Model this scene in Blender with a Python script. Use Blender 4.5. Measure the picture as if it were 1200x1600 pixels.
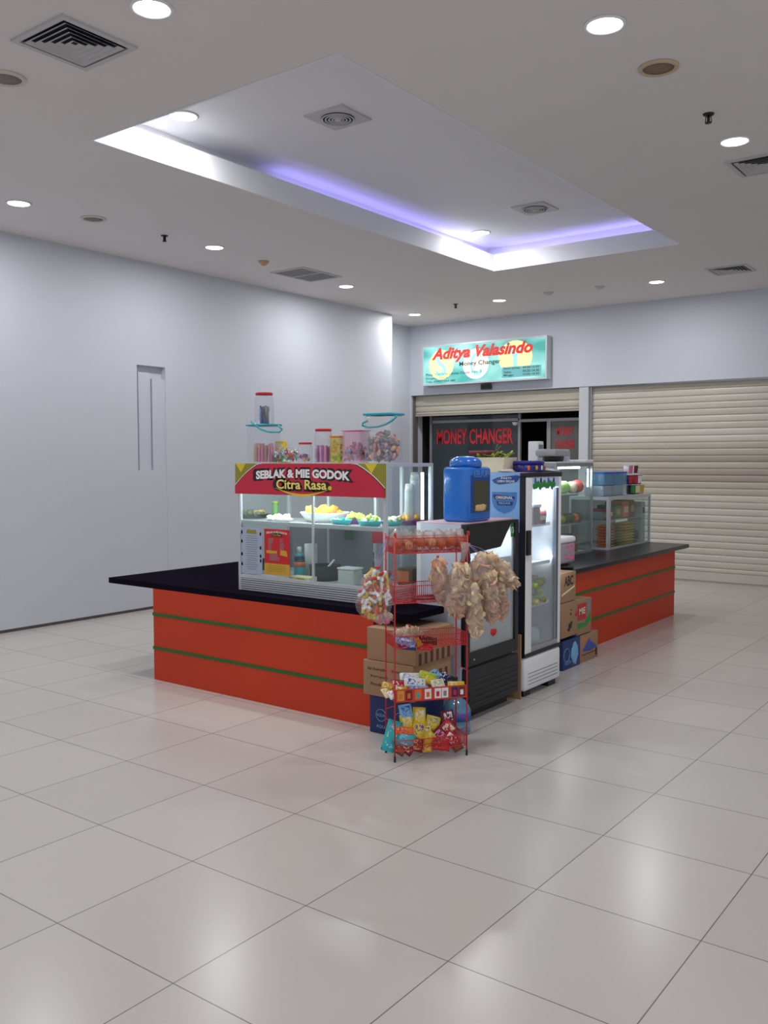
import bpy, math, random
from mathutils import Matrix, Vector, Euler, noise
PI = math.pi
random.seed(11)
scn = bpy.context.scene
for o in list(bpy.data.objects): bpy.data.objects.remove(o)
COL = scn.collection

# ------------------------------------------------------------------ camera
F_PX, CX, CY = 1420.77, 600.0, 800.0
CAM = Vector((2.714, -1.146, 1.5807))
yaw, pitch, roll = -.644568, -.0572787, -.0018084
FW = Vector((math.sin(yaw)*math.cos(pitch), math.cos(yaw)*math.cos(pitch), math.sin(pitch)))
R0 = Vector((math.cos(yaw), -math.sin(yaw), 0)); U0 = R0.cross(FW)
RT = math.cos(roll)*R0 + math.sin(roll)*U0
UP = -math.sin(roll)*R0 + math.cos(roll)*U0
cd = bpy.data.cameras.new('camera'); cam = bpy.data.objects.new('camera', cd); COL.objects.link(cam)
cam.matrix_world = Matrix(((RT.x, UP.x, -FW.x, CAM.x), (RT.y, UP.y, -FW.y, CAM.y), (RT.z, UP.z, -FW.z, CAM.z), (0, 0, 0, 1)))
cd.sensor_fit = 'VERTICAL'; cd.sensor_height = 24; cd.lens = 24*F_PX/1600
cd.clip_start = .05; cd.clip_end = 60
scn.camera = cam

# ------------------------------------------------------------------ world, exposure
w = bpy.data.worlds.new('mall daylight'); scn.world = w; w.use_nodes = True
bg = w.node_tree.nodes['Background']; bg.inputs[0].default_value = (.90, .93, 1, 1); bg.inputs[1].default_value = .61
vs = scn.view_settings
vs.view_transform = 'Standard'; vs.look = 'None'; vs.exposure = 0; vs.gamma = 1; vs.use_curve_mapping = False
DOWN_W = 17.0       # watts of one downlight
CASE_W = 9.0        # display case tube

# ------------------------------------------------------------------ measuring helpers (photo pixel -> world point)
def ray(u, v): return FW + (u-CX)/F_PX*RT - (v-CY)/F_PX*UP
def atY(u, v, y): d = ray(u, v); return CAM + d*((y-CAM.y)/d.y)
def atX(u, v, x): d = ray(u, v); return CAM + d*((x-CAM.x)/d.x)
def atZ(u, v, z): d = ray(u, v); return CAM + d*((z-CAM.z)/d.z)

# ------------------------------------------------------------------ materials
def lin(c): c = c/255.; return c/12.92 if c <= .04045 else ((c+.055)/1.055)**2.4
_m = {}
def mat(name, rgb, rough=.55, metal=0, spec=.5, vary=.08, scale=9, bump=0, emit=0, coat=0):
    if name in _m: return _m[name]
    m = bpy.data.materials.new(name); m.use_nodes = True; nt = m.node_tree; N = nt.nodes; L = nt.links
    b = N['Principled BSDF']; c = [lin(x) for x in rgb]
    tc = N.new('ShaderNodeTexCoord'); nz = N.new('ShaderNodeTexNoise'); nz.inputs['Scale'].default_value = scale
    nz.inputs['Detail'].default_value = 4
    L.new(tc.outputs['Object'], nz.inputs['Vector'])
    mx = N.new('ShaderNodeMix'); mx.data_type = 'RGBA'
    mx.inputs[6].default_value = [x*(1-vary) for x in c]+[1]; mx.inputs[7].default_value = [min(1, x*(1+vary)) for x in c]+[1]
    L.new(nz.outputs['Fac'], mx.inputs[0]); L.new(mx.outputs[2], b.inputs['Base Color'])
    b.inputs['Roughness'].default_value = rough; b.inputs['Metallic'].default_value = metal
    b.inputs['Specular IOR Level'].default_value = spec
    if coat: b.inputs['Coat Weight'].default_value = coat; b.inputs['Coat Roughness'].default_value = .08
    if bump:
        bp = N.new('ShaderNodeBump'); bp.inputs['Strength'].default_value = bump; bp.inputs['Distance'].default_value = .01
        L.new(nz.outputs['Fac'], bp.inputs['Height']); L.new(bp.outputs['Normal'], b.inputs['Normal'])
    if emit:
        L.new(mx.outputs[2], b.inputs['Emission Color']); b.inputs['Emission Strength'].default_value = emit
    _m[name] = m; return m
def clear(name, rgb=(255, 255, 255), film=.06, gloss=.06, rough=.05, crinkle=0):
    """thin transparent sheet: mostly lets light through, a little tint and gloss"""
    if name in _m: return _m[name]
    m = bpy.data.materials.new(name); m.use_nodes = True; nt = m.node_tree; N = nt.nodes; L = nt.links
    for n in list(N): N.remove(n)
    out = N.new('ShaderNodeOutputMaterial'); t = N.new('ShaderNodeBsdfTransparent'); g = N.new('ShaderNodeBsdfGlossy')
    d = N.new('ShaderNodeBsdfDiffuse'); c = [lin(x) for x in rgb]+[1]
    t.inputs[0].default_value = [1-(1-x)*.35 for x in c[:3]]+[1]; d.inputs[0].default_value = c; g.inputs['Roughness'].default_value = rough
    lw = N.new('ShaderNodeLayerWeight'); lw.inputs['Blend'].default_value = .5
    pw = N.new('ShaderNodeMath'); pw.operation = 'POWER'; pw.inputs[1].default_value = 4; L.new(lw.outputs['Facing'], pw.inputs[0])
    pm = N.new('ShaderNodeMath'); pm.operation = 'MULTIPLY'; pm.inputs[1].default_value = .5; L.new(pw.outputs[0], pm.inputs[0])
    a = N.new('ShaderNodeMixShader'); a.inputs[0].default_value = film; L.new(t.outputs[0], a.inputs[1]); L.new(d.outputs[0], a.inputs[2])
    b = N.new('ShaderNodeMixShader'); ma = N.new('ShaderNodeMath'); ma.operation = 'ADD'; ma.inputs[1].default_value = gloss*.6; ma.use_clamp = True
    L.new(pm.outputs[0], ma.inputs[0]); L.new(ma.outputs[0], b.inputs[0]); L.new(a.outputs[0], b.inputs[1]); L.new(g.outputs[0], b.inputs[2])
    if crinkle:
        nz = N.new('ShaderNodeTexNoise'); nz.inputs['Scale'].default_value = 45; nz.inputs['Detail'].default_value = 5
        tc = N.new('ShaderNodeTexCoord'); L.new(tc.outputs['Object'], nz.inputs['Vector'])
        bp = N.new('ShaderNodeBump'); bp.inputs['Strength'].default_value = crinkle; bp.inputs['Distance'].default_value = .02
        L.new(nz.outputs['Fac'], bp.inputs['Height']); L.new(bp.outputs['Normal'], g.inputs['Normal'])
    L.new(b.outputs[0], out.inputs[0]); _m[name] = m; return m
def glow(name, rgb, s):
    if name in _m: return _m[name]
    m = bpy.data.materials.new(name); m.use_nodes = True; N = m.node_tree.nodes
    b = N['Principled BSDF']; c = [lin(x) for x in rgb]+[1]
    b.inputs['Base Color'].default_value = c; b.inputs['Emission Color'].default_value = c; b.inputs['Emission Strength'].default_value = s
    _m[name] = m; return m

# ------------------------------------------------------------------ mesh builder
class MB:
    def __init__(s): s.v = []; s.f = []; s.mi = []; s.mats = []; s.T = Matrix.Identity(4); s.smooth = []
    def m(s, mt):
        if mt not in s.mats: s.mats.append(mt)
        return s.mats.index(mt)
    def add(s, vs_, fs, mt, sm=False):
        k = len(s.v); i = s.m(mt)
        s.v += [s.T @ Vector(p) for p in vs_]
        for f in fs: s.f.append([a+k for a in f]); s.mi.append(i); s.smooth.append(sm)
        return s
    def box(s, a, b, mt, bev=0):
        x0, y0, z0 = [min(p, q) for p, q in zip(a, b)]; x1, y1, z1 = [max(p, q) for p, q in zip(a, b)]
        if not bev:
            v = [(x0, y0, z0), (x1, y0, z0), (x1, y1, z0), (x0, y1, z0), (x0, y0, z1), (x1, y0, z1), (x1, y1, z1), (x0, y1, z1)]
            return s.add(v, [(0, 3, 2, 1), (4, 5, 6, 7), (0, 1, 5, 4), (1, 2, 6, 5), (2, 3, 7, 6), (3, 0, 4, 7)], mt)
        r = min(bev, (x1-x0)/2.01, (y1-y0)/2.01, (z1-z0)/2.01)
        rings = []
        def ring(ins, z):
            o = []
            for cx, cy, a0 in ((x1-r, y1-r, 0), (x0+r, y1-r, 1), (x0+r, y0+r, 2), (x1-r, y0+r, 3)):
                for k in range(4):
                    t = (a0+k/3)*PI/2; o.append((cx+(r-ins)*math.cos(t), cy+(r-ins)*math.sin(t), z))
            return o
        for k in range(4): t = k/3*PI/2; rings.append(ring(r*(1-math.sin(t)), z0+r*(1-math.cos(t))))
        for k in range(4): t = k/3*PI/2; rings.append(ring(r*(1-math.cos(t)), z1-r*(1-math.sin(t))))
        return s.loft(rings, mt, True, True)
    def loft(s, rings, mt, cap=True, sm=True, closed=True):
        n = len(rings[0]); v = [p for r in rings for p in r]; f = []
        for i in range(len(rings)-1):
            for j in range(n if closed else n-1):
                k = (j+1) % n; f.append((i*n+j, i*n+k, (i+1)*n+k, (i+1)*n+j))
        if cap: f.append(tuple(range(n))[::-1]); f.append(tuple((len(rings)-1)*n+j for j in range(n)))
        return s.add(v, f, mt, sm)
    def lathe(s, c, prof, mt, n=20, sx=1, sy=1, ring=False):
        if ring: prof = list(prof)+[prof[0]]
        rings = [[(c[0]+r*sx*math.cos(2*PI*j/n), c[1]+r*sy*math.sin(2*PI*j/n), c[2]+z) for j in range(n)] for r, z in prof]
        return s.loft(rings, mt, not ring, True)
    def cyl(s, p, q, r, mt, n=8, r2=None):
        p = Vector(p); q = Vector(q); d = (q-p).normalized(); a = d.orthogonal().normalized(); b = d.cross(a); r2 = r if r2 is None else r2
        return s.loft([[p+(a*math.cos(2*PI*j/n)+b*math.sin(2*PI*j/n))*r for j in range(n)], [q+(a*math.cos(2*PI*j/n)+b*math.sin(2*PI*j/n))*r2 for j in range(n)]], mt, True, n > 5)
    def tube(s, pts, r, mt, n=6):
        pts = [Vector(p) for p in pts]; rings = []; a = None
        for i, p in enumerate(pts):
            d = (pts[min(i+1, len(pts)-1)]-pts[max(i-1, 0)]).normalized()
            a = d.orthogonal().normalized() if a is None else (a-d*a.dot(d)).normalized(); b = d.cross(a)
            rings.append([p+(a*math.cos(2*PI*j/n)+b*math.sin(2*PI*j/n))*r for j in range(n)])
        return s.loft(rings, mt, True, True)
    def prism(s, poly, axis, lo, hi, mt):
        """poly in the two remaining axes, extruded along axis"""
        def P(a, b, c): return {'x': (c, a, b), 'y': (a, c, b), 'z': (a, b, c)}[axis]
        n = len(poly); v = [P(a, b, lo) for a, b in poly]+[P(a, b, hi) for a, b in poly]
        f = [tuple(range(n)), tuple(range(n, 2*n))[::-1]]+[(i, i+n, (i+1) % n+n, (i+1) % n) for i in range(n)]
        return s.add(v, f, mt)
    def blob(s, c, r, mt, seed=0, amp=.15, n=12, m=8, fr=2.2, sq=1):
        rings = []
        for i in range(1, m):
            th = PI*i/m; ring = []
            for j in range(n):
                ph = 2*PI*j/n
                d = Vector((math.sin(th)*math.cos(ph), math.sin(th)*math.sin(ph), -math.cos(th)))
                if sq != 1: d = Vector([math.copysign(abs(q)**sq, q) for q in d])
                k = 1+amp*noise.noise(d*fr+Vector((seed*3.1, seed*1.7, seed)))
                ring.append((c[0]+d.x*r[0]*k, c[1]+d.y*r[1]*k, c[2]+d.z*r[2]*k))
            rings.append(ring)
        return s.loft(rings, mt, True, True)
    def build(s, name, parent=None, loc=None, rot=None):
        me = bpy.data.meshes.new(name); me.from_pydata([tuple(p) for p in s.v], [], s.f)
        for q in s.mats: me.materials.append(q)
        me.polygons.foreach_set('material_index', s.mi); me.polygons.foreach_set('use_smooth', s.smooth); me.update()
        import bmesh
        b = bmesh.new(); b.from_mesh(me); bmesh.ops.recalc_face_normals(b, faces=b.faces); b.to_mesh(me); b.free()
        o = bpy.data.objects.new(name, me); COL.objects.link(o)
        if parent: o.parent = parent
        if loc is not None: o.location = loc
        if rot is not None: o.rotation_euler = rot
        return o
def tag(o, label=None, cat=None, group=None, kind=None):
    if label: o['label'] = label
    if cat: o['category'] = cat
    if group: o['group'] = group
    if kind: o['kind'] = kind
    return o
def thing(name, label, cat, loc=(0, 0, 0), rz=0, group=None):
    o = bpy.data.objects.new(name, None); COL.objects.link(o); o.empty_display_size = .05
    o.location = loc; o.rotation_euler = (0, 0, rz); return tag(o, label, cat, group)
def struct(name, mb): return tag(mb.build(name), kind='structure')
def copy_tree(o, parent=None):
    c = o.copy(); COL.objects.link(c); c.parent = parent
    for ch in [x for x in bpy.data.objects if x.parent == o]: copy_tree(ch, c)
    return c
def light(kind, parent, loc, power, size=.1, color=(1, 1, 1), rot=(0, 0, 0), size_y=None, name='lamp_light', spread=None):
    l = bpy.data.lights.new(name, kind); l.energy = power; l.color = color
    if kind == 'AREA':
        l.size = size
        if size_y: l.shape = 'RECTANGLE'; l.size_y = size_y
        else: l.shape = 'DISK'
        if spread: l.spread = spread
    else: l.shadow_soft_size = size
    o = bpy.data.objects.new(name, l); COL.objects.link(o); o.parent = parent; o.location = loc; o.rotation_euler = rot; return o

def glyph_mesh(body, size, offset, shear, extrude):
    cu = bpy.data.curves.new('t', 'FONT'); cu.body = body; cu.size = size; cu.offset = offset; cu.shear = shear; cu.extrude = extrude
    cu.resolution_u = 3
    ob = bpy.data.objects.new('t', cu); COL.objects.link(ob)
    dg = bpy.context.evaluated_depsgraph_get(); dg.update()
    me = bpy.data.meshes.new_from_object(ob.evaluated_get(dg)); bpy.data.objects.remove(ob)
    v = [p.co.copy() for p in me.vertices]; f = [tuple(p.vertices) for p in me.polygons]; bpy.data.meshes.remove(me)
    return v, f
def lettering(body, width, height, mt, parent, loc, rot, offset=0, shear=0, ext=.0006, arc=None, name='lettering', label=None):
    """words fitted into width x height, centred on loc; arc(x in -.5...5) lifts them"""
    v, f = glyph_mesh(body, 1, offset, shear, 0)
    x0 = min(p.x for p in v); x1 = max(p.x for p in v); y0 = min(p.y for p in v); y1 = max(p.y for p in v)
    mb = MB(); n = len(v); q = []
    for p in v:
        fx = (p.x-x0)/(x1-x0)-.5; fy = (p.y-y0)/(y1-y0)-.5
        q.append(Vector((fx*width, fy*height+(arc(fx) if arc else 0), 0)))
    mb.add([(p.x, p.y, ext) for p in q], f, mt)
    o = mb.build(name, parent, loc, rot)
    if label: o['label'] = label
    return o
FRONT = (PI/2, 0, 0)          # reads from -Y
SIDE = (PI/2, 0, PI/2)        # reads from +X

# palette
white_paint = mat('white wall paint', (199, 203, 212), .6, vary=.025, scale=1.3, bump=.05)
ceil_paint = mat('ceiling paint', (222, 217, 217), .75, vary=.02, scale=1.2)
alu = mat('brushed aluminium', (176, 179, 184), .35, .7, vary=.05, scale=30)
alu_w = mat('pale aluminium', (200, 204, 210), .4, .3, vary=.04, scale=30)
black = mat('black plastic', (22, 22, 25), .4)
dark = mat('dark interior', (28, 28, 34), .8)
whitep = mat('white plastic', (232, 234, 238), .35, vary=.02)
glass = clear('clear glass', (225, 240, 238), .03, .05)
plastic = clear('clear plastic', (238, 240, 246), .10, .08, .12)
film = clear('cellophane', (245, 245, 248), .05, .12, .18, .5)
card = mat('brown cardboard', (158, 124, 94), .8, vary=.08, scale=14)
card_d = mat('dark cardboard slot', (92, 58, 46), .85)
red_wire = mat('red painted wire', (205, 38, 40), .4)
C = {
 'red': mat('red print', (198, 30, 40), .45), 'crimson': mat('crimson print', (186, 34, 58), .45), 'yellow': mat('yellow print', (222, 196, 40), .45),
 'white': mat('white print', (236, 236, 236), .45, vary=.03), 'blue': mat('blue print', (30, 96, 190), .4), 'navy': mat('navy print', (26, 34, 96), .4),
 'teal': mat('teal print', (32, 170, 178), .4), 'green': mat('green print', (40, 132, 62), .45), 'lime': mat('lime print', (170, 200, 60), .5),
 'orange': mat('orange print', (226, 110, 34), .45), 'purple': mat('purple print', (122, 48, 140), .4), 'pink': mat('pink print', (226, 110, 160), .45),
 'black': mat('black print', (24, 22, 24), .5), 'sky': mat('sky blue print', (120, 178, 224), .4), 'maroon': mat('maroon print', (112, 26, 40), .45),
 'tan': mat('tan snack', (205, 172, 128), .7, vary=.25, scale=40), 'gold': mat('gold print', (206, 160, 50), .4), 'brown': mat('brown print', (110, 66, 40), .6),
 'olive': mat('olive print', (142, 138, 44), .5), 'grey': mat('grey print', (130, 132, 140), .5), 'cream': mat('cream print', (232, 220, 180), .5)}
ink = mat('dark ink', (60, 42, 38), .7)

# ================================================================== STRUCTURE
H = 3.64
HX0, HX1, HY0, HY1 = -2.38, -.336, 2.52, 7.635
# polished porcelain floor
def floor_mat():
    m = bpy.data.materials.new('polished floor tiles'); m.use_nodes = True; N = m.node_tree.nodes; L = m.node_tree.links; b = N['Principled BSDF']
    tc = N.new('ShaderNodeTexCoord'); sp = N.new('ShaderNodeSeparateXYZ'); L.new(tc.outputs['Object'], sp.inputs[0])
    def M(op, a, v2=None, b2=None):
        n = N.new('ShaderNodeMath'); n.operation = op; L.new(a, n.inputs[0])
        if b2 is not None: L.new(b2, n.inputs[1])
        elif v2 is not None: n.inputs[1].default_value = v2
        return n.outputs[0]
    g = []; ids = []
    for ax in (0, 1):
        s = M('DIVIDE', sp.outputs[ax], .6); fl = M('FLOOR', s); fr = M('SUBTRACT', s, b2=fl)
        a = M('ABSOLUTE', M('SUBTRACT', fr, .5)); g.append(M('GREATER_THAN', a, .4965)); ids.append(fl)
    gr = M('MAXIMUM', g[0], b2=g[1])
    cb = N.new('ShaderNodeCombineXYZ'); L.new(ids[0], cb.inputs[0]); L.new(ids[1], cb.inputs[1])
    wn = N.new('ShaderNodeTexWhiteNoise'); L.new(cb.outputs[0], wn.inputs['Vector'])
    c1 = N.new('ShaderNodeMix'); c1.data_type = 'RGBA'; c1.inputs[6].default_value = [lin(x) for x in (189, 184, 180)]+[1]; c1.inputs[7].default_value = [lin(x) for x in (194, 189, 185)]+[1]
    L.new(wn.outputs['Value'], c1.inputs[0])
    c2 = N.new('ShaderNodeMix'); c2.data_type = 'RGBA'; L.new(gr, c2.inputs[0]); L.new(c1.outputs[2], c2.inputs[6]); c2.inputs[7].default_value = [lin(x) for x in (112, 106, 102)]+[1]
    L.new(c2.outputs[2], b.inputs['Base Color'])
    b.inputs['Specular IOR Level'].default_value = .5
    b.inputs['Roughness'].default_value = .24
    return m
struct('floor', MB().box((-6.2, -7, -.1), (7, 12.8, 0), floor_mat()))
# ceiling with the recessed tray
cm = MB()
E_ = .022
cm.box((-6.2, -7, H), (7, HY0-E_, H+.12), ceil_paint).box((-6.2, HY1+E_, H), (7, 12.8, H+.12), ceil_paint)
cm.box((-6.2, HY0-E_, H), (HX0-E_, HY1+E_, H+.12), ceil_paint).box((HX1+E_, HY0-E_, H), (7, HY1+E_, H+.12), ceil_paint)
struct('ceiling', cm)
LIP, CT, OV = 3.815, 3.93, .17
lp = MB(); tray_p = mat('tray paint', (226, 227, 232), .6, vary=.01)
lp.box((HX0-.02, HY0-.02, H-.0005), (HX0, HY1+.02, LIP), tray_p).box((HX1, HY0-.02, H-.0005), (HX1+.02, HY1+.02, LIP), tray_p)
lp.box((HX0, HY1, H-.0005), (HX1, HY1+.02, LIP), tray_p).box((HX0, HY0-.02, H-.0005), (HX1, HY0, LIP), tray_p)
struct('trim_1', lp)
ct = MB()
X0, X1, Y0, Y1 = HX0-OV, HX1+OV, HY0-OV, HY1+OV
ct.box((X0-.05, Y0-.05, CT), (X1+.05, Y1+.05, CT+.06), tray_p)
ct.box((X0-.05, Y0-.05, H+.12), (X0, Y1+.05, CT), tray_p).box((X1, Y0-.05, H+.12), (X1+.05, Y1+.05, CT), tray_p)
ct.box((X0, Y0-.05, H+.12), (X1, Y0, CT), tray_p).box((X0, Y1, H+.12), (X1, Y1+.05, CT), tray_p)
struct('ceiling_tray', ct)
# left wall with its old service niche
WX = -5.03; wl = MB()
ny0, ny1, nz0, nz1 = 4.90, 5.27, 1.475, 2.57
wl.box((-5.6, -7, 0), (WX-.07, 9.35, H), white_paint)
wl.box((WX-.07, -7, .03), (WX, ny0, H), white_paint).box((WX-.07, ny1, .03), (WX, 9.35, H), white_paint).box((WX, ny1, .25), (WX+.005, ny1+1.9, nz1-.02), white_paint)
wl.box((WX-.07, ny0, nz1), (WX, ny1, H), white_paint).box((WX-.07, ny0, .03), (WX, ny1, nz0), white_paint)
wl.box((WX-.07, ny0+.20, nz0+.0), (WX-.006, ny1, 2.44), white_paint)
wl.box((WX-.07, ny0+.03, nz0+.0), (WX-.022, ny0+.19, 2.50), white_paint)
wl.box((-6.2, 9.35, 0), (-5.53, 10.5, H), white_paint)
struct('wall_left', wl)
struct('baseboard_left', MB().box((WX-.07, -7, 0), (WX-.012, 9.35, .03), mat('dark wall foot', (96, 94, 92), .8, vary=.3, scale=5)))  # darker, slightly uneven grey strip in the gap at the wall base
# back wall: fascia above the shutters, pillar between them
wb = MB(); BY = 10.5
wb.box((-6.2, BY, 2.575), (7, BY+.3, H), white_paint)
wb.box((-6.2, BY, 0), (-5.5, BY+.3, 2.575), white_paint)
struct('wall_back', wb)
struct('trim_2', MB().box((-2.685, BY+.0, 0), (-2.55, BY+.2, 2.573), mat('grey pillar paint', (196, 198, 204), .55, vary=.03)).box((-5.5, BY-.012, 2.575), (7, BY-.001, 2.60), white_paint))
# dark shop behind the glass
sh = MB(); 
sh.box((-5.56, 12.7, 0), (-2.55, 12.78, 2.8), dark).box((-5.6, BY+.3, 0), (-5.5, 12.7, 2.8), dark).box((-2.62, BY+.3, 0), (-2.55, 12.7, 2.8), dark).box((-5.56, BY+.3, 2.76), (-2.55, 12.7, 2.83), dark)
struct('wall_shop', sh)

# roller shutters
shm = []
for i, c in enumerate(((198, 193, 181), (194, 189, 177), (201, 196, 185), (184, 177, 163), (166, 157, 146))):
    shm.append(mat('shutter slat %d' % i, c, .5, .15, vary=.07, scale=5))
gap = mat('shutter joint', (120, 112, 100), .7)
def slats(mb, x0, x1, y, z0, z1, pitch, tone):
    z = z1; k = 0
    while z > z0+.01:
        b = max(z-pitch, z0); h = z-b; mt = tone(k, z)
        prof = [(0.006, 0), (-.001, .06), (-.006, .2), (-.0075, .5), (-.006, .8), (-.001, .94), (.006, .97), (.006, 1)]
        mb.loft([[(x0, y+p, b+h*t), (x1, y+p, b+h*t)] for p, t in prof], mt, False, False, closed=False)
        z = b; k += 1
rs = thing('roller_shutter', 'wide closed beige roller shutter filling the right of the back wall', 'shutter', (-2.54, BY+.08, 0))
mb = MB(); rnd = random.Random(3); tones = [rnd.randrange(3) for _ in range(60)]
slats(mb, .01, 9.4, 0, .14, 2.56, .0845, lambda k, z: shm[4] if 1.28 < z < 1.70 and k % 3 else (shm[3] if 1.2 < z < 1.8 or z > 2.5 else shm[tones[k]]))
mb.build('slat_curtain', rs)
MB().box((.01, -.03, .0), (9.4, .03, .14), shm[2]).box((.01, -.036, .02), (9.4, -.03, .035), shm[4]).build('bottom_bar', rs)
MB().box((-.005, -.04, 0), (.02, .05, 2.57), alu).build('guide_rail', rs)
rs2 = thing('roller_shutter', 'short rolled-up beige shutter hanging over the money changer window', 'shutter', (-5.5, BY+.08, 2.28))
mb = MB(); slats(mb, .03, 2.80, 0, .0, .29, .0845, lambda k, z: shm[3]); mb.box((.03, -.010, .14), (2.80, .0, .285), shm[3])
mb.build('slat_curtain', rs2)
MB().box((.03, -.02, -.025), (2.80, .02, .0), shm[4]).build('bottom_bar', rs2)
MB().box((.0, -.05, -2.28), (.03, .05, .29), mat('dark rail grey', (96, 92, 88), .6)).build('guide_rail', rs2)  # rail in a darker grey than the slats

# money changer shop front (behind the short shutter)
GY = BY+.28
fr = thing('window_1', None, None, (0, GY, 0)); fr['kind'] = 'structure'
fm = mat('shop front frame', (150, 150, 150), .4, .4)
XA = atY(674, 700, GY).x; XB = atY(812, 700, GY).x; XC = atY(858, 700, GY).x
m1 = MB()
m1.box((XA-.02, -.02, 0), (XA+.02, .02, 2.35), fm).box((XB-.02, -.02, 0), (XB+.02, .02, 2.35), fm)
m1.box((XA, -.02, 2.15), (XB, .02, 2.19), fm).box((XA, -.02, .0), (XB, .02, .08), fm)
m1.build('window_frame', fr)
g2 = clear('smoked shop glass', (70, 84, 92), .35, .10)
MB().box((XA+.02, -.004, .08), (XB-.02, .004, 2.15), g2).box((XA+.02, -.004, 2.19), (XB-.02, .004, 2.5), g2).build('pane', fr)
p0 = atY(685, 683, GY); p1 = atY(804, 680, GY)
lettering('MONEY CHANGER', (p1.x-p0.x), .235, C['red'], fr, ((p0.x+p1.x)/2-.02, -.008, 1.935), FRONT, offset=.022)
dr = thing('door_1', None, None, (0, GY, 0)); dr['kind'] = 'structure'
MB().box((XB+.02, -.02, 2.13), (-2.62, .02, 2.17), fm).box((XC-.03, -.02, 0), (XC+.03, .02, 2.13), fm).build('door_frame', dr)
MB().box((-2.80, -.02, 0), (-2.765, .02, 2.13), fm).box((XC+.03, -.015, .0), (-2.80, .015, .1), fm).build('door_leaf', dr)
MB().box((XC+.03, -.003, .1), (-2.80, .003, 2.13), clear('grey door glass', (120, 120, 118), .55, .08)).build('pane', dr)
xm = atY(883, 690, GY).x
lettering('MONEY', .26, .12, C['red'], dr, (xm, -.008, 1.985), FRONT, offset=.02)
lettering('CHANGER', .30, .12, C['red'], dr, (xm, -.008, 1.80), FRONT, offset=.02)
dm = tag(MB().lathe((0, 0, 0), [(.0, -.05), (.03, -.04), (.045, -.01), (.045, .0), (.0, .0)], whitep).build('dome_camera', None, (atY(804, 665, GY-.05).x, GY-.03, 2.13)), 'small white dome camera at the corner of the money changer window', 'camera')
desk = tag(MB().box((-5.15, 11.4, 0), (-4.7, 11.8, 1.42), mat('dim cabinet', (60, 64, 70), .7)).box((-5.12, 11.39, .1), (-4.73, 11.4, 1.35), mat('dim cabinet door', (52, 56, 62), .7)).build('filing_cabinet'), 'dim grey cabinet standing behind the money changer glass', 'cabinet')

# light box sign
SY = 10.36
sg = thing('light_box_sign', 'backlit teal money changer sign on the fascia with red script', 'sign', (-4.15, BY-.01, 2.70))
sw, shh, th = 2.09, .60, .14
f = MB()
for a, b in (((-sw/2, -th, 0), (sw/2, 0, .022)), ((-sw/2, -th, shh-.022), (sw/2, 0, shh)), ((-sw/2, -th, .022), (-sw/2+.022, 0, shh-.022)), ((sw/2-.022, -th, .022), (sw/2, 0, shh-.022))): f.box(a, b, alu_w)
f.box((-sw/2+.022, -.02, .022), (sw/2-.022, 0, shh-.022), alu)
f.build('frame', sg)
def sign_mat():
    m = bpy.data.materials.new('backlit teal acrylic'); m.use_nodes = True; N = m.node_tree.nodes; L = m.node_tree.links; b = N['Principled BSDF']
    tc = N.new('ShaderNodeTexCoord'); mp = N.new('ShaderNodeMapping'); mp.inputs['Scale'].default_value = (2.2, 1, 3.2); L.new(tc.outputs['Object'], mp.inputs[0])
    nz = N.new('ShaderNodeTexNoise'); nz.inputs['Scale'].default_value = 1; nz.inputs['Detail'].default_value = 1; L.new(mp.outputs[0], nz.inputs['Vector'])
    r = N.new('ShaderNodeValToRGB'); r.color_ramp.elements[0].position = .35; r.color_ramp.elements[0].color = [lin(x) for x in (70, 165, 158)]+[1]
    r.color_ramp.elements[1].position = .68; r.color_ramp.elements[1].color = [lin(x) for x in (170, 232, 226)]+[1]
    L.new(nz.outputs['Fac'], r.inputs[0]); L.new(r.outputs[0], b.inputs['Emission Color']); L.new(r.outputs[0], b.inputs['Base Color']); b.inputs['Emission Strength'].default_value = .36
    return m
MB().box((-sw/2+.022, -th+.004, .022), (sw/2-.022, -th+.010, shh-.022), sign_mat()).build('face', sg)
yel = glow('lit pale yellow disc', (250, 240, 160), .55); pal = glow('lit pale pink disc', (250, 222, 205), .55)
teal_l = glow('lit teal letter', (150, 222, 218), .55)
for k, (x, z, mt, ch) in enumerate(((-.70, .30, yel, 'S'), (-.10, .28, pal, 'C'), (.55, .33, yel, 'Y'))):
    d = MB(); n = 36; rx, rz = (.22, .22) if k < 2 else (.27, .235)
    d.add([(0, 0, 0)]+[(rx*math.cos(2*PI*i/n), 0, rz*math.sin(2*PI*i/n)) for i in range(n)], [(0, i+1, (i+1) % n+1) for i in range(n)], mt)
    do = d.build('sign_disc', sg, (x, -th+.0025, z))
    lettering(ch, .20 if k < 2 else .3, .34, teal_l, sg, (x, -th+.0018, z), FRONT, offset=.02)
redl = glow('lit red script', (206, 44, 40), .45)
lettering('Aditya Valasindo', 1.70, .225, redl, sg, (-.02, -th-.001, .44), FRONT, offset=.04, shear=.3)
inkl = mat('sign ink', (40, 84, 88), .6)
lettering('Money Changer', .70, .085, inkl, sg, (-.03, -th-.001, .285), FRONT, offset=.012)
for k, (s_, wd, z) in enumerate((('Plaza Central Lantai Dasar No. 2', .98, .165), ('Denpasar Selatan', .40, .105), ('Telp. (0361) 244 388', .52, .055))):
    lettering(s_, wd, .036, inkl, sg, (-sw/2+.07+wd/2, -th-.001, z), FRONT)
MB().add([(.34, -th+.0012, .05), (.96, -th+.0012, .05), (.96, -th+.0012, .20), (.34, -th+.0012, .20)], [(0, 1, 2, 3)], glow('lit grey teal box', (104, 170, 172), .35)).build('hours_panel', sg)
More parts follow.
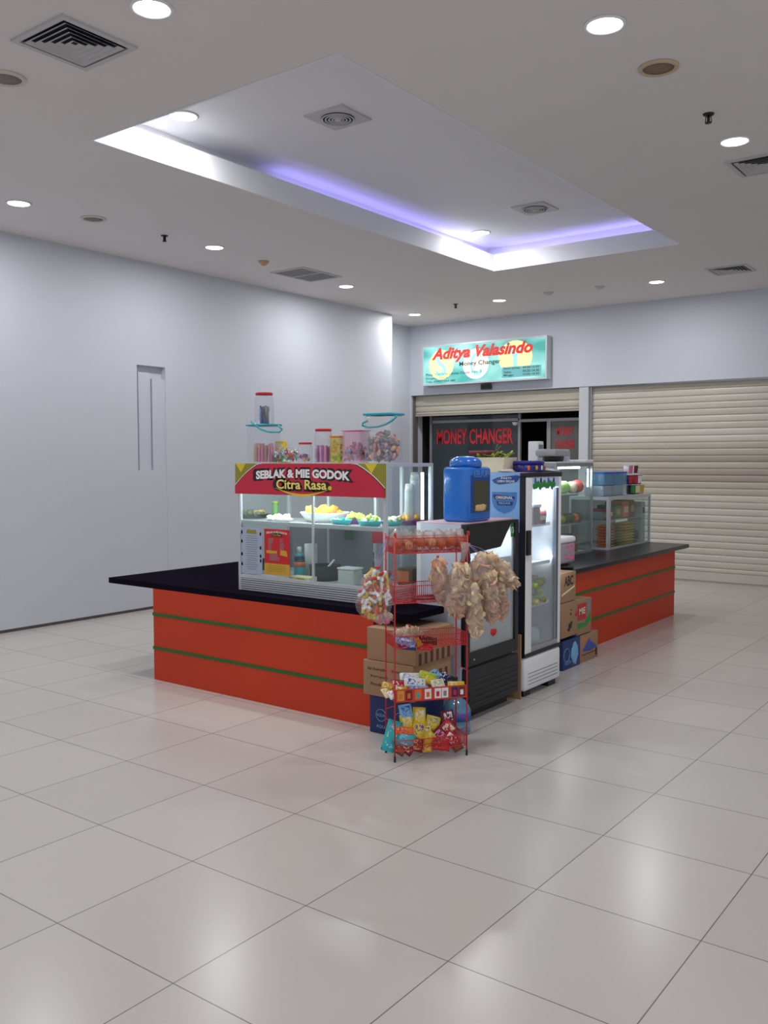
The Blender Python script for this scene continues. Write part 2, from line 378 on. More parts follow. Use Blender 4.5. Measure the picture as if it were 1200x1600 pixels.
for k, s_ in enumerate(('Senin-Jumat   09.00-16.00', 'Sabtu            09.00-14.30', 'Minggu         10.00-14.30')):
    lettering(s_, .56, .034, mat('sign ink dark', (28, 60, 70), .6), sg, (.65, -th-.001, .175-.048*k), FRONT, offset=.008)
tag(MB().box((-.085, -.03, 0), (.085, 0, .075), mat('dark plate', (70, 62, 60), .5)).box((-.07, -.034, .01), (.07, -.03, .065), black).build('sign_plate', None, (atY(760, 603, BY-.02).x, BY-.013, 2.612)), 'small dark plate under the lit money changer sign', 'plate')

# ================================================================== CEILING FITTINGS
led = glow('downlight diffuser', (255, 255, 255), 14)
trim_m = mat('downlight trim', (232, 232, 234), .4)
def downlight_proto():
    t = thing('downlight', '', 'downlight', (0, 0, 0), 0, 'recessed ceiling downlights')
    MB().lathe((0, 0, 0), [(.082, 0), (.100, 0), (.098, -.006), (.088, -.010), (.080, -.004), (.080, 0)], trim_m, 28).build('trim_ring', t)
    MB().lathe((0, 0, 0), [(.0, 0), (.082, 0), (.078, -.006), (.0, -.008)], led, 28).build('diffuser', t)
    light('AREA', t, (0, 0, -.018), DOWN_W, .15)
    return t
dl = downlight_proto(); first = True
lights = [((-.694, 1.633), H, 'round lit downlight at the top edge of the photo beside the louvred vent'),
 ((.889, 3.031), H, 'largest lit downlight on the right, near the round brown speaker'),
 ((.918, 5.032), H, 'lit downlight at the right edge beside the sprinkler and vent'),
 ((-4.073, 3.022), H, 'lit downlight at the far left edge of the ceiling'),
 ((-3.962, 5.011), H, 'lit downlight between left sprinkler and the orange detector'),
 ((-4.204, 7.32), H, 'lit downlight just right of the two-panel return grille'),
 ((-4.76, 9.53), H, 'smallest lit downlight above the corner beside the teal sign'),
 ((-3.24, 9.262), H, 'lit downlight above the teal sign'),
 ((-1.174, 9.30), H, 'lit downlight above the wide beige shutter'),
 ((-2.19, 3.115), CT, 'lit downlight inside the ceiling tray at its near left corner'),
 ((-2.22, 7.10), CT, 'lit downlight inside the ceiling tray at its far corner')]
for (p, z, lab) in lights:
    o = dl if first else copy_tree(dl); first = False
    o.location = (p[0], p[1], z-.001); o['label'] = lab
for x in (-2.6, .9, 4.2):
    for y in (-1.2, -4.6):
        o = copy_tree(dl); o.location = (x, y, H-.001); o['label'] = 'recessed downlight in the ceiling behind the camera'
for y in (1.2,):
    o = copy_tree(dl); o.location = (4.2, y, H-.001); o['label'] = 'recessed downlight in the ceiling beyond the right edge'
for o in ((-4.07, .9),):
    q = copy_tree(dl); q.location = (o[0], o[1], H-.001); q['label'] = 'recessed downlight near the left wall, out of the frame'

# cove strip lights
pur = glow('violet led strip', (150, 138, 255), 3)
cv = tag(MB().box((HX0-.12, 4.3, LIP-.05), (HX0-.10, HY1, LIP-.040), pur).build('cove_light_strip'), 'violet light strip hidden behind the left lip of the ceiling tray', 'strip light')
light('AREA', cv, (HX0-.09, (4.3+HY1)/2, LIP-.035), 1.7, .04, (.5, .45, 1), (PI, 0, 0), HY1-4.3, spread=PI)
cv2 = tag(MB().box((HX0+.02, HY1+.10, LIP-.05), (HX1, HY1+.12, LIP-.040), pur).build('cove_light_strip'), 'violet light strip hidden behind the far lip of the ceiling tray', 'strip light')
light('AREA', cv2, ((HX0+HX1)/2, HY1+.09, LIP-.035), 1.5, HX1-HX0, (.5, .45, 1), (PI, 0, 0), .04, spread=PI)

vent_dark = mat('vent void', (30, 32, 42), .9); vent_l = mat('vent louvre', (190, 190, 192), .5)
def louvre_vent(x, y, lab, s=.43):
    t = thing('ceiling_vent', lab, 'vent', (x, y, H), 0, 'square louvred ceiling vents')
    h = s/2
    m_ = MB()
    for a, b in (((-h, -h), (h, -h+.03)), ((-h, h-.03), (h, h)), ((-h, -h+.03), (-h+.03, h-.03)), ((h-.03, -h+.03), (h, h-.03))): m_.box((a[0], a[1], -.012), (b[0], b[1], 0), vent_l)
    m_.build('frame', t)
    MB().box((-h+.03, -h+.03, -.001), (h-.03, h-.03, 0), vent_dark).build('backing', t)
    m_ = MB()
    for k in range(5):
        o = h-.045-k*.033; i = o-.024
        ro = [(-o, -o), (o, -o), (o, o), (-o, o)]; ri = [(-i, -i), (i, -i), (i, i), (-i, i)]
        m_.loft([[(a, b, -.014) for a, b in ro], [(a, b, -.011) for a, b in [(p*.985, q*.985) for p, q in ro]], [(a, b, -.002) for a, b in ri]], vent_l, False, False)
    m_.build('louvre', t)
louvre_vent(-1.28, 1.63, 'square louvred vent in the top left of the ceiling')
louvre_vent(.957, 5.62, 'square louvred vent cut by the right edge of the photo')
louvre_vent(-.29, 9.13, 'square louvred vent above the beige shutter at far right')
t = thing('return_grille', 'rectangular two-panel return grille near the left wall', 'grille', (-4.12, 6.52, H))
m_ = MB(); gm = mat('grille core', (112, 106, 100), .8, vary=.3, scale=60)
m_.box((-.24, -.33, -.01), (.24, -.30, 0), vent_l).box((-.24, .30, -.01), (.24, .33, 0), vent_l).box((-.24, -.3, -.01), (-.21, .3, 0), vent_l).box((.21, -.3, -.01), (.24, .3, 0), vent_l).box((-.21, -.01, -.01), (.21, .01, 0), vent_l)
m_.build('frame', t)
for s_ in (-1, 1):
    m_ = MB()
    m_.box((-.21, min(s_*.01, s_*.30), -.003), (.21, max(s_*.01, s_*.30), -.001), gm)
    for k in range(14): m_.box((-.20+k*.03, min(s_*.015, s_*.295), -.008), (-.195+k*.03, max(s_*.015, s_*.295), -.003), vent_l)
    m_.build('grille_panel', t)
def ring_diffuser(x, y, lab):
    t = thing('round_diffuser', lab, 'vent', (x, y, CT), 0, 'round air diffusers in the ceiling tray')
    MB().box((-.165, -.165, -.012), (.165, .165, 0), vent_l).build('plate', t)
    MB().lathe((0, 0, -.013), [(.115, 0), (.115, -.002), (0, -.002)], vent_dark, 28).build('backing', t)
    m_ = MB()
    for r in (.112, .088, .064, .042): m_.lathe((0, 0, -.016), [(r, 0), (r+.004, -.006), (r-.006, -.008), (r-.010, 0)], vent_l, 28, ring=True)
    m_.lathe((0, 0, -.016), [(0, -.008), (.024, -.008), (.026, 0), (0, 0)], vent_l, 20)
    m_.build('ring', t)
ring_diffuser(-1.37, 3.77, 'round diffuser in the tray, nearer the camera'); ring_diffuser(-1.35, 6.62, 'round diffuser in the tray, nearer the far edge')
def speaker(x, y, c, lab):
    t = thing('ceiling_speaker', lab, 'speaker', (x, y, H), 0, 'round ceiling speakers')
    rim = mat('speaker rim '+c, (206, 200, 190) if c == 'grey' else (196, 178, 150), .6, vary=.15, scale=30)
    core = mat('speaker core '+c, (134, 128, 122) if c == 'grey' else (132, 112, 94), .85, vary=.12, scale=120)
    MB().lathe((0, 0, 0), [(.08, 0), (.105, 0), (.103, -.01), (.085, -.014), (.08, -.006)], rim, 28).build('rim', t)
    MB().lathe((0, 0, 0), [(0, -.001), (.084, -.001), (.084, -.006), (.0, -.012)], core, 28).build('grille', t)
speaker(-1.93, 1.65, 'grey', 'round grey speaker at the left edge beside the louvred vent')
speaker(.922, 3.648, 'brown', 'round brownish speaker at upper right of the ceiling')
speaker(-3.994, 3.666, 'grey', 'round brownish grey speaker above the left wall')
for (x, y, lab) in ((-2.486, 9.159, 'faint flat ceiling detector left of its neighbour above the shop front'), (-1.829, 9.192, 'faint flat ceiling detector nearer the right downlight')):
    tag(MB().lathe((0, 0, 0), [(0, -.03), (.03, -.03), (.045, -.022), (.06, -.006), (.06, 0), (0, 0)], mat('detector plastic', (196, 190, 182), .6), 20).build('smoke_detector', None, (x, y, H)), lab, 'detector')
tag(MB().lathe((0, 0, 0), [(0, -.05), (.02, -.045), (.034, -.03), (.05, -.02), (.055, 0), (0, 0)], mat('aged detector plastic', (196, 158, 122), .6), 20).build('heat_detector', None, (-4.025, 5.75, H)), 'small orange-tinted heat detector on the ceiling before the return grille', 'detector')
spm = mat('sprinkler metal', (56, 52, 52), .4, .6)
for (u, v, lab) in ((1107, 178, 'dark sprinkler head at upper right beside a downlight'), (257, 368, 'dark sprinkler head over the left wall'), (712, 475, 'tiny sprinkler head above the teal sign')):
    p = atZ(u, v, H)
    t = thing('sprinkler', lab, 'sprinkler', (p.x, p.y, H), 0, 'ceiling sprinkler heads')
    MB().lathe((0, 0, 0), [(0, 0), (.034, 0), (.030, -.008), (0, -.008)], spm, 16).cyl((0, 0, -.008), (0, 0, -.05), .009, spm).build('stem', t)
    MB().lathe((0, 0, -.05), [(0, 0), (.02, 0), (.018, -.006), (0, -.006)], spm, 16).cyl((.014, 0, -.01), (.018, 0, -.052), .003, spm).cyl((-.014, 0, -.01), (-.018, 0, -.052), .003, spm).build('deflector', t)

# ================================================================== COUNTERS
orange = mat('orange laminate', (194, 60, 30), .5, spec=.3, vary=.12, scale=1.6)
greens = mat('green stripe', (32, 96, 30), .4, vary=.2, scale=4)
graphite = mat('black polished worktop', (27, 24, 34), .3, spec=.35, vary=.25, scale=60)
mattblack = mat('black matt worktop', (24, 21, 31), .8, spec=.0, vary=.1, scale=40)
inner = mat('counter inside', (150, 140, 132), .7)
ZB, ZT = .66, .70
cab = thing('counter_cabinet', 'orange left counter front with two green stripes below the display case', 'counter', (-2.52, 3.05, 0))
MB().box((0, 0, 0), (2.0, .04, ZB), orange).build('front_panel', cab)
MB().box((0, .04, 0), (.04, 2.6, ZB), orange).build('side_panel', cab)
MB().box((.04, .50, 0), (1.94, .53, ZB), inner).box((.45, .53, 0), (.48, 2.6, ZB), inner).box((1.94, .04, 0), (2.0, .53, ZB), inner).build('back_panel', cab)
for z in (.477, .232):
    MB().box((-.004, -.005, z-.011), (2.0, .0, z+.011), greens).box((-.005, -.004, z-.011), (0, 2.6, z+.011), greens).build('green_stripe', cab)
lt = tag(MB().prism([(-3.035, 3.05), (-.26, 3.05), (-.26, 3.41), (-.50, 3.41), (-.50, 3.72), (-2.0, 3.72), (-2.0, 5.70), (-3.035, 5.70)], 'z', ZB, ZT, mattblack).build('countertop'), 'black countertop of the left counter overhanging the orange panel', 'countertop')
cab2 = thing('counter_cabinet', 'orange right counter with green stripes facing the shutter corridor', 'counter', (-.45, 4.74, 0))
MB().box((-.04, 0, 0), (0, 3.24, ZB), orange).build('front_panel', cab2)
MB().box((-.62, 3.20, 0), (-.04, 3.24, ZB), orange).build('side_panel', cab2)
MB().box((-.62, 0, 0), (-.59, 3.2, ZB), inner).box((-.62, 0, 0), (-.04, .03, ZB), inner).build('back_panel', cab2)
for z in (.485, .235): MB().box((0, 0, z-.011), (.005, 3.244, z+.011), greens).box((-.62, 3.24, z-.011), (0, 3.245, z+.011), greens).build('green_stripe', cab2)
tag(MB().box((-1.40, 4.74, ZB), (-.415, 8.31, ZT), graphite, .008).build('countertop'), 'long black countertop of the right counter with grey streaks', 'countertop')

# ================================================================== MAIN DISPLAY CASE
KX0, KX1, KY0, KY1 = -1.782, -.527, 3.185, 3.69
KZ1 = 1.56; SHZ = 1.175
kc = thing('display_case', 'lit aluminium glass food case under the red curved food banner', 'display case', (KX0, KY0, ZT))
W_, D_, T_ = KX1-KX0, KY1-KY0, KZ1-ZT
m_ = MB(); s = .022
for x in (0, W_-s):
    for y in (0, D_-s): m_.box((x, y, 0), (x+s, y+s, T_), alu_w)
for z in (T_-s, .085):
    m_.box((s, 0, z), (W_-s, s, z+s), alu_w).box((s, D_-s, z), (W_-s, D_, z+s), alu_w).box((0, s, z), (s, D_-s, z+s), alu_w).box((W_-s, s, z), (W_, D_-s, z+s), alu_w)
m_.box((W_*.53, 0, .107), (W_*.53+.014, .014, T_-s), alu_w)
for fx in (.3, .63, .8): m_.box((W_*fx, D_-.018, .107), (W_*fx+.02, D_, T_-s), alu_w)
m_.build('frame', kc)
m_ = MB()
z = 0
rib_d = mat('rib groove', (108, 110, 118), .5, .3)
m_.box((s, .012, 0), (W_-s, .02, .085), rib_d).box((W_-.02, s, 0), (W_-.012, D_-s, .085), rib_d)
for k in range(6):
    m_.box((s, .003, k*.0142+.002), (W_-s, .012, k*.0142+.0105), alu_w)
    m_.box((W_-.012, s, k*.0142+.002), (W_-.003, D_-s, k*.0142+.0105), alu_w)
m_.box((.02, .02, .078), (W_-.02, D_-.02, .086), alu_w).box((.0, .02, 0), (.02, D_-.02, .085), alu_w)
m_.build('ribbed_base', kc)
MB().box((s, .008, .107), (W_-s, .012, T_-s), glass).build('front_glass', kc)
MB().box((W_-.012, s, .107), (W_-.008, D_-s, T_-s), glass).build('side_glass', kc)
MB().box((.008, s, .107), (.012, D_-s, T_-s), glass).build('side_glass', kc)
MB().box((s, s, T_-.012), (W_-s, D_-s, T_-.004), clear('frosted roof', (235, 238, 240), .6, .06)).build('roof_panel', kc)
MB().box((s, .03, SHZ-ZT-.012), (W_-s, D_-.03, SHZ-ZT-.004), clear('shelf glass', (220, 230, 228), .35, .06)).box((s, .014, SHZ-ZT-.026), (W_-s, .03, SHZ-ZT), alu_w).build('shelf', kc)
MB().box((s, D_-.014, .107), (W_*.62, D_-.01, SHZ-ZT-.02), mat('grey back door', (128, 126, 136), .5)).build('sliding_door', kc)
MB().box((W_*.64, D_-.014, .107), (W_-.03, D_-.01, SHZ-ZT-.02), clear('milky back door', (190, 196, 206), .45, .05)).build('sliding_door', kc)
tube = glow('fluorescent tube', (240, 250, 255), 9)
MB().cyl((.06, .05, T_-.05), (W_-.06, .05, T_-.05), .011, tube, 10).build('tube_lamp', kc)
MB().cyl((W_-.05, D_-.05, .50), (W_-.05, D_-.05, T_-.06), .010, tube, 10).build('tube_lamp', kc)
light('AREA', kc, (W_/2, .07, T_-.07), CASE_W, W_-.2, (.94, .98, 1), (0, 0, 0), .03)
# banner
BZ0, BZ1 = 1.355-ZT, T_-.002
bw = W_+.012; bx = -.006
bn = MB().box((bx, -.016, BZ0), (bx+bw, -.006, BZ1), C['olive']).build('banner', kc)
hb = BZ1-BZ0
def arch(inset, y):
    pts = []
    n = 24
    for i in range(n+1):
        u = i/n; x = bx+bw*u; e = abs(u-.5)*2
        zt = BZ0+hb*(1.30-1.0*e**2.95)-inset
        pts.append((x, min(zt, BZ1)))
    return [(bx, BZ0)]+pts[:]+[(bx+bw, BZ0)], y
for inset, y, mt, nm in ((0, -.0175, C['white'], 'arch_edge'), (.006, -.0185, C['black'], 'arch_edge'), (.012, -.0195, C['red'], 'arch_field')):
    pl, yy = arch(inset, y); MB().prism(pl, 'y', yy, -.0165, mat('banner crimson', (196, 34, 62), .45, vary=.12, scale=3) if nm == 'arch_field' else mt).build(nm, bn)
for u, q in ((.045, .085), (.92, .075)):
    MB().add([(bx+bw*(u-.04), -.0168, BZ1), (bx+bw*(u+.035), -.0168, BZ1), (bx+bw*u, -.0168, BZ1-.06)], [(0, 1, 2)], C['yellow']).build('corner_flash', bn)
arcf = lambda f: .014*(1-(2*f)**2)-.014
cxb = bx+bw*.475
lettering('SEBLAK & MIE GODOK', .86, .082, C['black'], bn, (cxb, -.0200, BZ0+.140), FRONT, offset=.11, arc=arcf, name='lettering_outline')
lettering('SEBLAK & MIE GODOK', .80, .056, C['white'], bn, (cxb, -.0208, BZ0+.140), FRONT, offset=.05, arc=arcf)
lettering('Citra Rasa', .50, .088, C['black'], bn, (cxb+.0, -.0200, BZ0+.068), FRONT, offset=.13, name='lettering_outline')
n = 20; sw_ = []
for i in range(n+1): u = i/n; sw_.append((cxb-.225+.45*u, BZ0+.045-.036*math.sin(PI*u*.95)))
lo_ = [(x, z-.016*math.sin(PI*max(.04, min(.96, i/n)))) for i, (x, z) in enumerate(sw_)]
MB().prism(sw_+lo_[::-1], 'y', -.0212, -.0204, C['yellow']).blob((cxb+.24, -.0208, BZ0+.05), (.016, .0008, .014), C['yellow'], 1, .1).build('swoosh', bn)
lettering('Citra Rasa', .43, .062, mat('pale yellow letters', (244, 226, 120), .5), bn, (cxb, -.0220, BZ0+.070), FRONT, offset=.02)
# menus on the front glass
def poster(name, u0, v0, u1, v1, lab):
    a = atY(u0, v0, KY0-.004); b = atY(u1, v1, KY0-.004)
    return thing(name, lab, 'poster', (a.x, KY0-.003, b.z)), b.x-a.x, a.z-b.z
t, pw, ph = poster('menu_sheet', 377, 824, 410, 898, 'pale blue menu sheet taped inside the left of the food case glass')
MB().box((0, -.002, 0), (pw, 0, ph), mat('menu paper', (168, 178, 200), .5)).build('sheet', t)
MB().prism([(pw*.25, ph*.88), (pw*.75, ph*.88), (pw*.72, ph*.96), (pw*.28, ph*.96)], 'y', -.0035, -.002, C['olive']).build('heading', t)
m_ = MB()
for k in range(16):
    ww = pw*(.2+.12*random.random()); z = ph*(.82-.048*k); m_.box((pw*.5-ww, -.003, z), (pw*.5+ww, -.002, z+.0035), C['grey'])
m_.build('print_line', t)
for i, (x, z, c) in enumerate(((.03, .9, 'brown'), (.03, .7, 'black'), (.03, .42, 'navy'), (.03, .2, 'black'), (.93, .88, 'orange'), (.93, .58, 'black'), (.93, .4, 'brown'), (.93, .3, 'orange'))):
    MB().lathe((0, 0, 0), [(0, -.0015), (.008, -.0015), (.008, 0), (0, 0)], C[c], 10, 1, 1.6).build('food_picture', t, (pw*x, -.002, ph*z), FRONT)
t, pw, ph = poster('menu_poster', 413, 826, 453, 901, 'red and yellow menu poster beside the pale sheet on the food case')
MB().box((0, -.002, 0), (pw, 0, ph), C['red']).build('sheet', t)
MB().box((0, -.003, 0), (pw, -.002, ph*.25), C['gold']).build('yellow_panel', t)
lettering('SEBLAK & MIE GODOK', pw*.84, ph*.045, C['white'], t, (pw*.5, -.003, ph*.94), FRONT, offset=.02, arc=lambda f: -.008*(2*f)**2)
MB().prism([(pw*.28, ph*.84), (pw*.72, ph*.84), (pw*.68, ph*.92), (pw*.32, ph*.92)], 'y', -.0032, -.002, C['black']).build('heading', t)
lettering('Citra Rasa', pw*.34, ph*.05, C['yellow'], t, (pw*.5, -.0034, ph*.88), FRONT)
m_ = MB()
for cx0 in (.16, .62):
    for k in range(9): z = ph*(.78-.03*k); m_.box((pw*cx0, -.003, z), (pw*(cx0+.10+.1*random.random()), -.002, z+.004), C['grey'])
for k in range(5): z = ph*(.44-.03*k); m_.box((pw*.2, -.003, z), (pw*(.5+.1*random.random()), -.002, z+.004), C['grey'])
for k in range(4): z = ph*(.2-.04*k); m_.box((pw*.12, -.0038, z), (pw*.85, -.003, z+.003), C['olive'])
m_.build('print_line', t)
MB().prism([(pw*.08, ph*.47), (pw*.5, ph*.47), (pw*.5, ph*.53), (pw*.08, ph*.53)], 'y', -.0033, -.002, C['gold']).build('price_tag', t)
MB().prism([(pw*.62, ph*.45), (pw*.92, ph*.42), (pw*.88, ph*.54), (pw*.66, ph*.56)], 'y', -.0033, -.002, C['gold']).build('price_tag', t)

# --- food and bowls in the case
def bowl(name, u, z, y, rx, ry, h, mt, lab, fill=None, cat='bowl', n=24, group=None):
    c = atY(u, 800, y); t = thing(name, lab, cat, (c.x, y, z), 0, group)
    MB().lathe((0, 0, 0), [(0, 0), (.72, 0), (.80, h*.25), (1.0, h), (1.04, h), (1.03, h*.92), (.80, h*.12), (.0, h*.1)], mt, n, rx, ry).build('bowl_body' if cat == 'bowl' else 'tray_body', t)
    if fill: fill(t, rx, ry, h)
    return t
def pile(mt, count, r, name, seed, top=.5, amp=.4, flat=.6):
    def f(t, rx, ry, h):
        R = random.Random(seed); m_ = MB()
        for k in range(count):
            a = R.random()*6.3; q = math.sqrt(R.random())*.8; x = q*rx*math.cos(a); y = q*ry*math.sin(a)
            m_.T = Matrix.Translation((x, y, h*.8+(1-q)*r*top+R.random()*r*.7)) @ Euler((R.random()*3, R.random()*3, R.random()*3)).to_matrix().to_4x4()
            m_.blob((0, 0, 0), (r*(.7+.6*R.random()), r*(.6+.4*R.random()), r*flat*(.6+.5*R.random())), mt[k % len(mt)], R.random()*50, amp, 8, 6)
        m_.T = Matrix.Identity(4); m_.build(name, t)
    return f
leaf = mat('pale lettuce', (176, 206, 90), .6, vary=.3, scale=30); fried = mat('fried yellow snack', (226, 180, 76), .6, vary=.25, scale=25)
darkleaf = mat('dark greens', (92, 98, 44), .6, vary=.4, scale=30); noodle = mat('white food', (234, 234, 226), .5, vary=.1, scale=30)
zs = SHZ-.003
m1 = bowl('food_tray', 398, zs, 3.42, .105, .12, .03, black, 'black tray of dark greens at the left end of the case shelf', pile([darkleaf, fried, darkleaf], 26, .022, 'greens', 3), 'tray', 6)
bowl('food_tray', 437, zs, 3.29, .105, .07, .018, whitep, 'flat white tray of pale food beside the black tray', pile([noodle], 26, .02, 'noodles', 5, .4), 'tray', 8)
bowl('mixing_bowl', 508, zs, 3.46, .17, .15, .062, whitep, 'wide white basin piled with yellow fried snacks', pile([fried], 20, .03, 'fried_snacks', 8, .9))
bowl('plastic_bowl', 533, zs, 3.27, .075, .055, .034, C['teal'], 'teal bowl at the centre of the case shelf', pile([noodle, C['teal']], 8, .012, 'garnish', 9))
bowl('plastic_bowl', 555, zs, 3.40, .07, .06, .03, C['purple'], 'purple bowl between the two teal bowls', pile([leaf], 16, .024, 'lettuce', 12, 1.2))
bowl('plastic_bowl', 578, zs, 3.27, .085, .055, .034, C['teal'], 'long teal bowl of lettuce and white balls near the case corner', pile([leaf, noodle, leaf], 24, .021, 'lettuce', 14, 1))
bowl('plastic_bowl', 612, zs, 3.40, .07, .08, .03, C['teal'], 'teal bowl behind the right corner post of the case', pile([noodle, leaf], 16, .02, 'lettuce', 15))
bowl('plastic_bowl', 636, zs, 3.52, .10, .09, .032, C['purple'], 'purple bowl of yellow snacks at the right end of the case shelf', pile([fried, C['gold']], 22, .024, 'fried_snacks', 16, .8))
def jar(name, x, y, z, r, h, body, lidm, lab, square=False, lid_h=.016, taper=1.0, lidr=1.04, cat='jar', group=None):
    r *= .66 if square else .84
    t = thing(name, lab, cat, (x, y, z), 0, group)
    if square: MB().box((-r, -r*.8, 0), (r, r*.8, h), body, r*.18).build('body', t)
    else: MB().lathe((0, 0, 0), [(0, .001), (r*.92*taper, 0), (r*taper, .006), (r, h*.86), (r*.86, h*.96), (r*.86, h)], body, 24).build('body', t)
    if lidm:
        if square: MB().box((-r*lidr, -r*.84, h), (r*lidr, r*.84, h+lid_h), lidm, .004).build('lid', t)
        else: MB().lathe((0, 0, h), [(0, 0), (r*.9*lidr, 0), (r*.9*lidr, lid_h*.9), (r*.85*lidr, lid_h), (0, lid_h)], lidm, 24).build('lid', t)
    return t
jar('sauce_bottle', atY(430, 800, 3.55).x, 3.55, zs, .028, .10, clear('green liquid', (150, 210, 120), .5, .06), C['lime'], 'jar with a lime green lid on the case shelf behind the white tray')
# white cup stack at right
for k, (u, y, h, lab) in enumerate(((664, 3.50, .20, 'shorter stack of white paper cups left of the taller one'), (672, 3.56, .27, 'taller stack of white paper cups at the right end of the case'))):
    t = thing('cup_stack', lab, 'cups', (min(atY(u, 800, y).x, KX1-.055), y, zs), 0, None); m_ = MB(); z = 0; i = 0
    while z < h: m_.lathe((0, 0, z), [(0, .0), (.030, 0), (.026, .028), (.0, .028)], whitep, 16); z += .012
    m_.lathe((0, 0, z), [(0, 0), (.030, 0), (.022, .055), (0, .055)], whitep, 16); m_.build('cup', t)
# lower deck
zf = ZT+.086
def deck(u, y): return (atY(u, 880, y).x, y, zf)
x, y, z = deck(508, 3.42); t = thing('cooking_pot', 'dark cooking pot with a pale ladle in the case bottom', 'pot', (x, y, z))
MB().lathe((0, 0, 0), [(0, 0), (.085, 0), (.10, .02), (.105, .095), (.112, .10), (.098, .10), (.09, .01), (0, .01)], mat('dark pot', (34, 38, 40), .35, .3), 28).build('pot_body', t)
MB().cyl((.01, -.03, .05), (.055, .03, .135), .007, whitep).build('ladle', t)
x, y, z = deck(547, 3.33); t = thing('food_container', 'pale translucent square container in the case bottom right of the pot', 'container', (x, y, z))
MB().box((-.065, -.05, 0), (.065, .05, .10), mat('milky plastic', (208, 212, 206), .45), .012).build('body', t)
MB().box((-.068, -.053, .10), (.068, .053, .112), whitep, .005).build('lid', t)
x, y, z = deck(468, 3.40); t = thing('sauce_bottle', 'teal and navy bottle standing in the case bottom beside the red poster', 'bottle', (x, y, z))
MB().lathe((0, 0, 0), [(0, 0), (.036, 0), (.038, .01), (.038, .12), (.03, .15), (.016, .17), (0, .17)], C['teal'], 18).build('bottle_body', t)
MB().lathe((0, 0, .075), [(.0388, 0), (.0388, .035)], C['orange'], 18).build('bottle_label', t); MB().lathe((0, 0, .11), [(.0387, 0), (.036, .03), (.03, .04)], C['navy'], 18).build('bottle_shoulder', t)
MB().lathe((0, 0, .17), [(.017, 0), (.017, .04), (0, .04)], whitep, 14).build('cap', t)
x, y, z = deck(486, 3.52); t = thing('tissue_roll', 'white paper roll behind the centre post of the case', 'paper roll', (x, y, z))
MB().lathe((0, 0, 0), [(0.0, 0), (.045, 0), (.045, .22), (0.0, .22)], mat('tissue', (226, 226, 228), .9), 22).build('roll', t)
x, y, z = deck(474, 3.27); tag(MB().box((-.085, -.04, 0), (.085, .04, .035), C['cream'], .004).box((-.02, -.042, .004), (.045, -.0395, .028), C['gold']).build('food_carton', None, (x, y, z)), 'flat cream carton lying at the centre post of the case', 'carton')
x, y, z = deck(590, 3.52); t = thing('mixing_bowl', 'dark bowl with red cloth above in the case bottom right', 'bowl', (x, y, z))
MB().lathe((0, 0, 0), [(0, 0), (.06, 0), (.10, .07), (.105, .07), (.095, .064), (.05, .01), (0, .01)], mat('steel bowl', (120, 112, 112), .3, .6), 26).build('bowl_body', t)
tag(MB().box((-.045, -.004, 0), (.045, .004, .13), C['crimson'], .003).build('cloth', None, (atY(588, 850, 3.6).x, 3.615, 1.03)), 'crimson cloth hanging at the back of the food case', 'cloth')
tag(MB().prism([(-.035, 0), (.04, .0), (.032, .12), (-.03, .12)], 'y', -.003, .003, mat('dark green cloth', (20, 84, 56), .8)).build('cloth', None, (atY(543, 850, 3.6).x, 3.615, 1.04)), 'dark green cloth hanging at the back of the food case', 'cloth')
tag(MB().box((-.06, -.06, 0), (.06, .06, .11), C['brown'], .004).box((-.0605, -.061, .02), (.03, -.06, .09), C['orange']).build('spice_box', None, (atX(625, 880, -.62).x, 3.57, zf)), 'brown and orange box behind the right corner post in the case bottom', 'box')

# --- jars and tubs on the case roof
zr = KZ1+.001; RY = 3.29
def rx(u, y=RY): return atY(u, 700, y).x
def pxz(v, u=500, y=RY): return atY(u, v, y).z
def sticks(t, n, rx_, ry_, h, mats_, name, seed, r=.005, lean=.15, amp=0):
    R = random.Random(seed); m_ = MB()
    for k in range(n):
        a = R.random()*6.3; q = math.sqrt(R.random()); x = q*rx_*math.cos(a)*.8; y = q*ry_*math.sin(a)*.8
        hh = h*(.75+.25*R.random()); m_.cyl((x, y, .006), (x+(R.random()-.5)*lean*hh, y+(R.random()-.5)*lean*hh, hh), r, mats_[k % len(mats_)], 6)
    return m_.build(name, t)
def chunks(t, n, rx_, ry_, h, mats_, name, seed, r=.012, z0=.006):
    R = random.Random(seed); m_ = MB()
    for k in range(n):
        a = R.random()*6.3; q = math.sqrt(R.random()); x = q*rx_*math.cos(a)*.85; y = q*ry_*math.sin(a)*.85
        m_.T = Matrix.Translation((x, y, z0+r+(h-r)*R.random()*(1-.35*q))) @ Euler((R.random()*3, R.random()*3, R.random()*3)).to_matrix().to_4x4()
        m_.blob((0, 0, 0), (r*1.3, r*.8, r*.6), mats_[R.randrange(len(mats_))], k, .3, 7, 5)
    m_.T = Matrix.Identity(4); return m_.build(name, t)
def hoop(t, pxs, y, mt):
    pts = [atY(u, v, y)-t.location for u, v in pxs]
    return MB().tube(pts, .0062, mt, 8).build('handle', t)
tealp = mat('teal plastic', (22, 160, 178), .35)
x0, x1 = rx(389), rx(437); t = jar('snack_tub', (x0+x1)/2, RY, zr, (x1-x0)/2-.004, pxz(663)-zr, plastic, tealp, 'clear tub with teal lid and handle holding pink wafer sticks', True, .012, cat='tub')
sticks(t, 60, (x1-x0)/2*.70, .062, .135, [C['pink'], mat('wafer', (176, 120, 116), .6), C['tan'], mat('wafer2', (190, 140, 140), .6)], 'wafer_sticks', 5, .006, .08)
hoop(t, [(392, 658), (398, 664), (408, 671), (420, 675), (437, 675), (441, 671), (435, 665)], RY-.075, tealp)
tubtop = pxz(663)+.0125
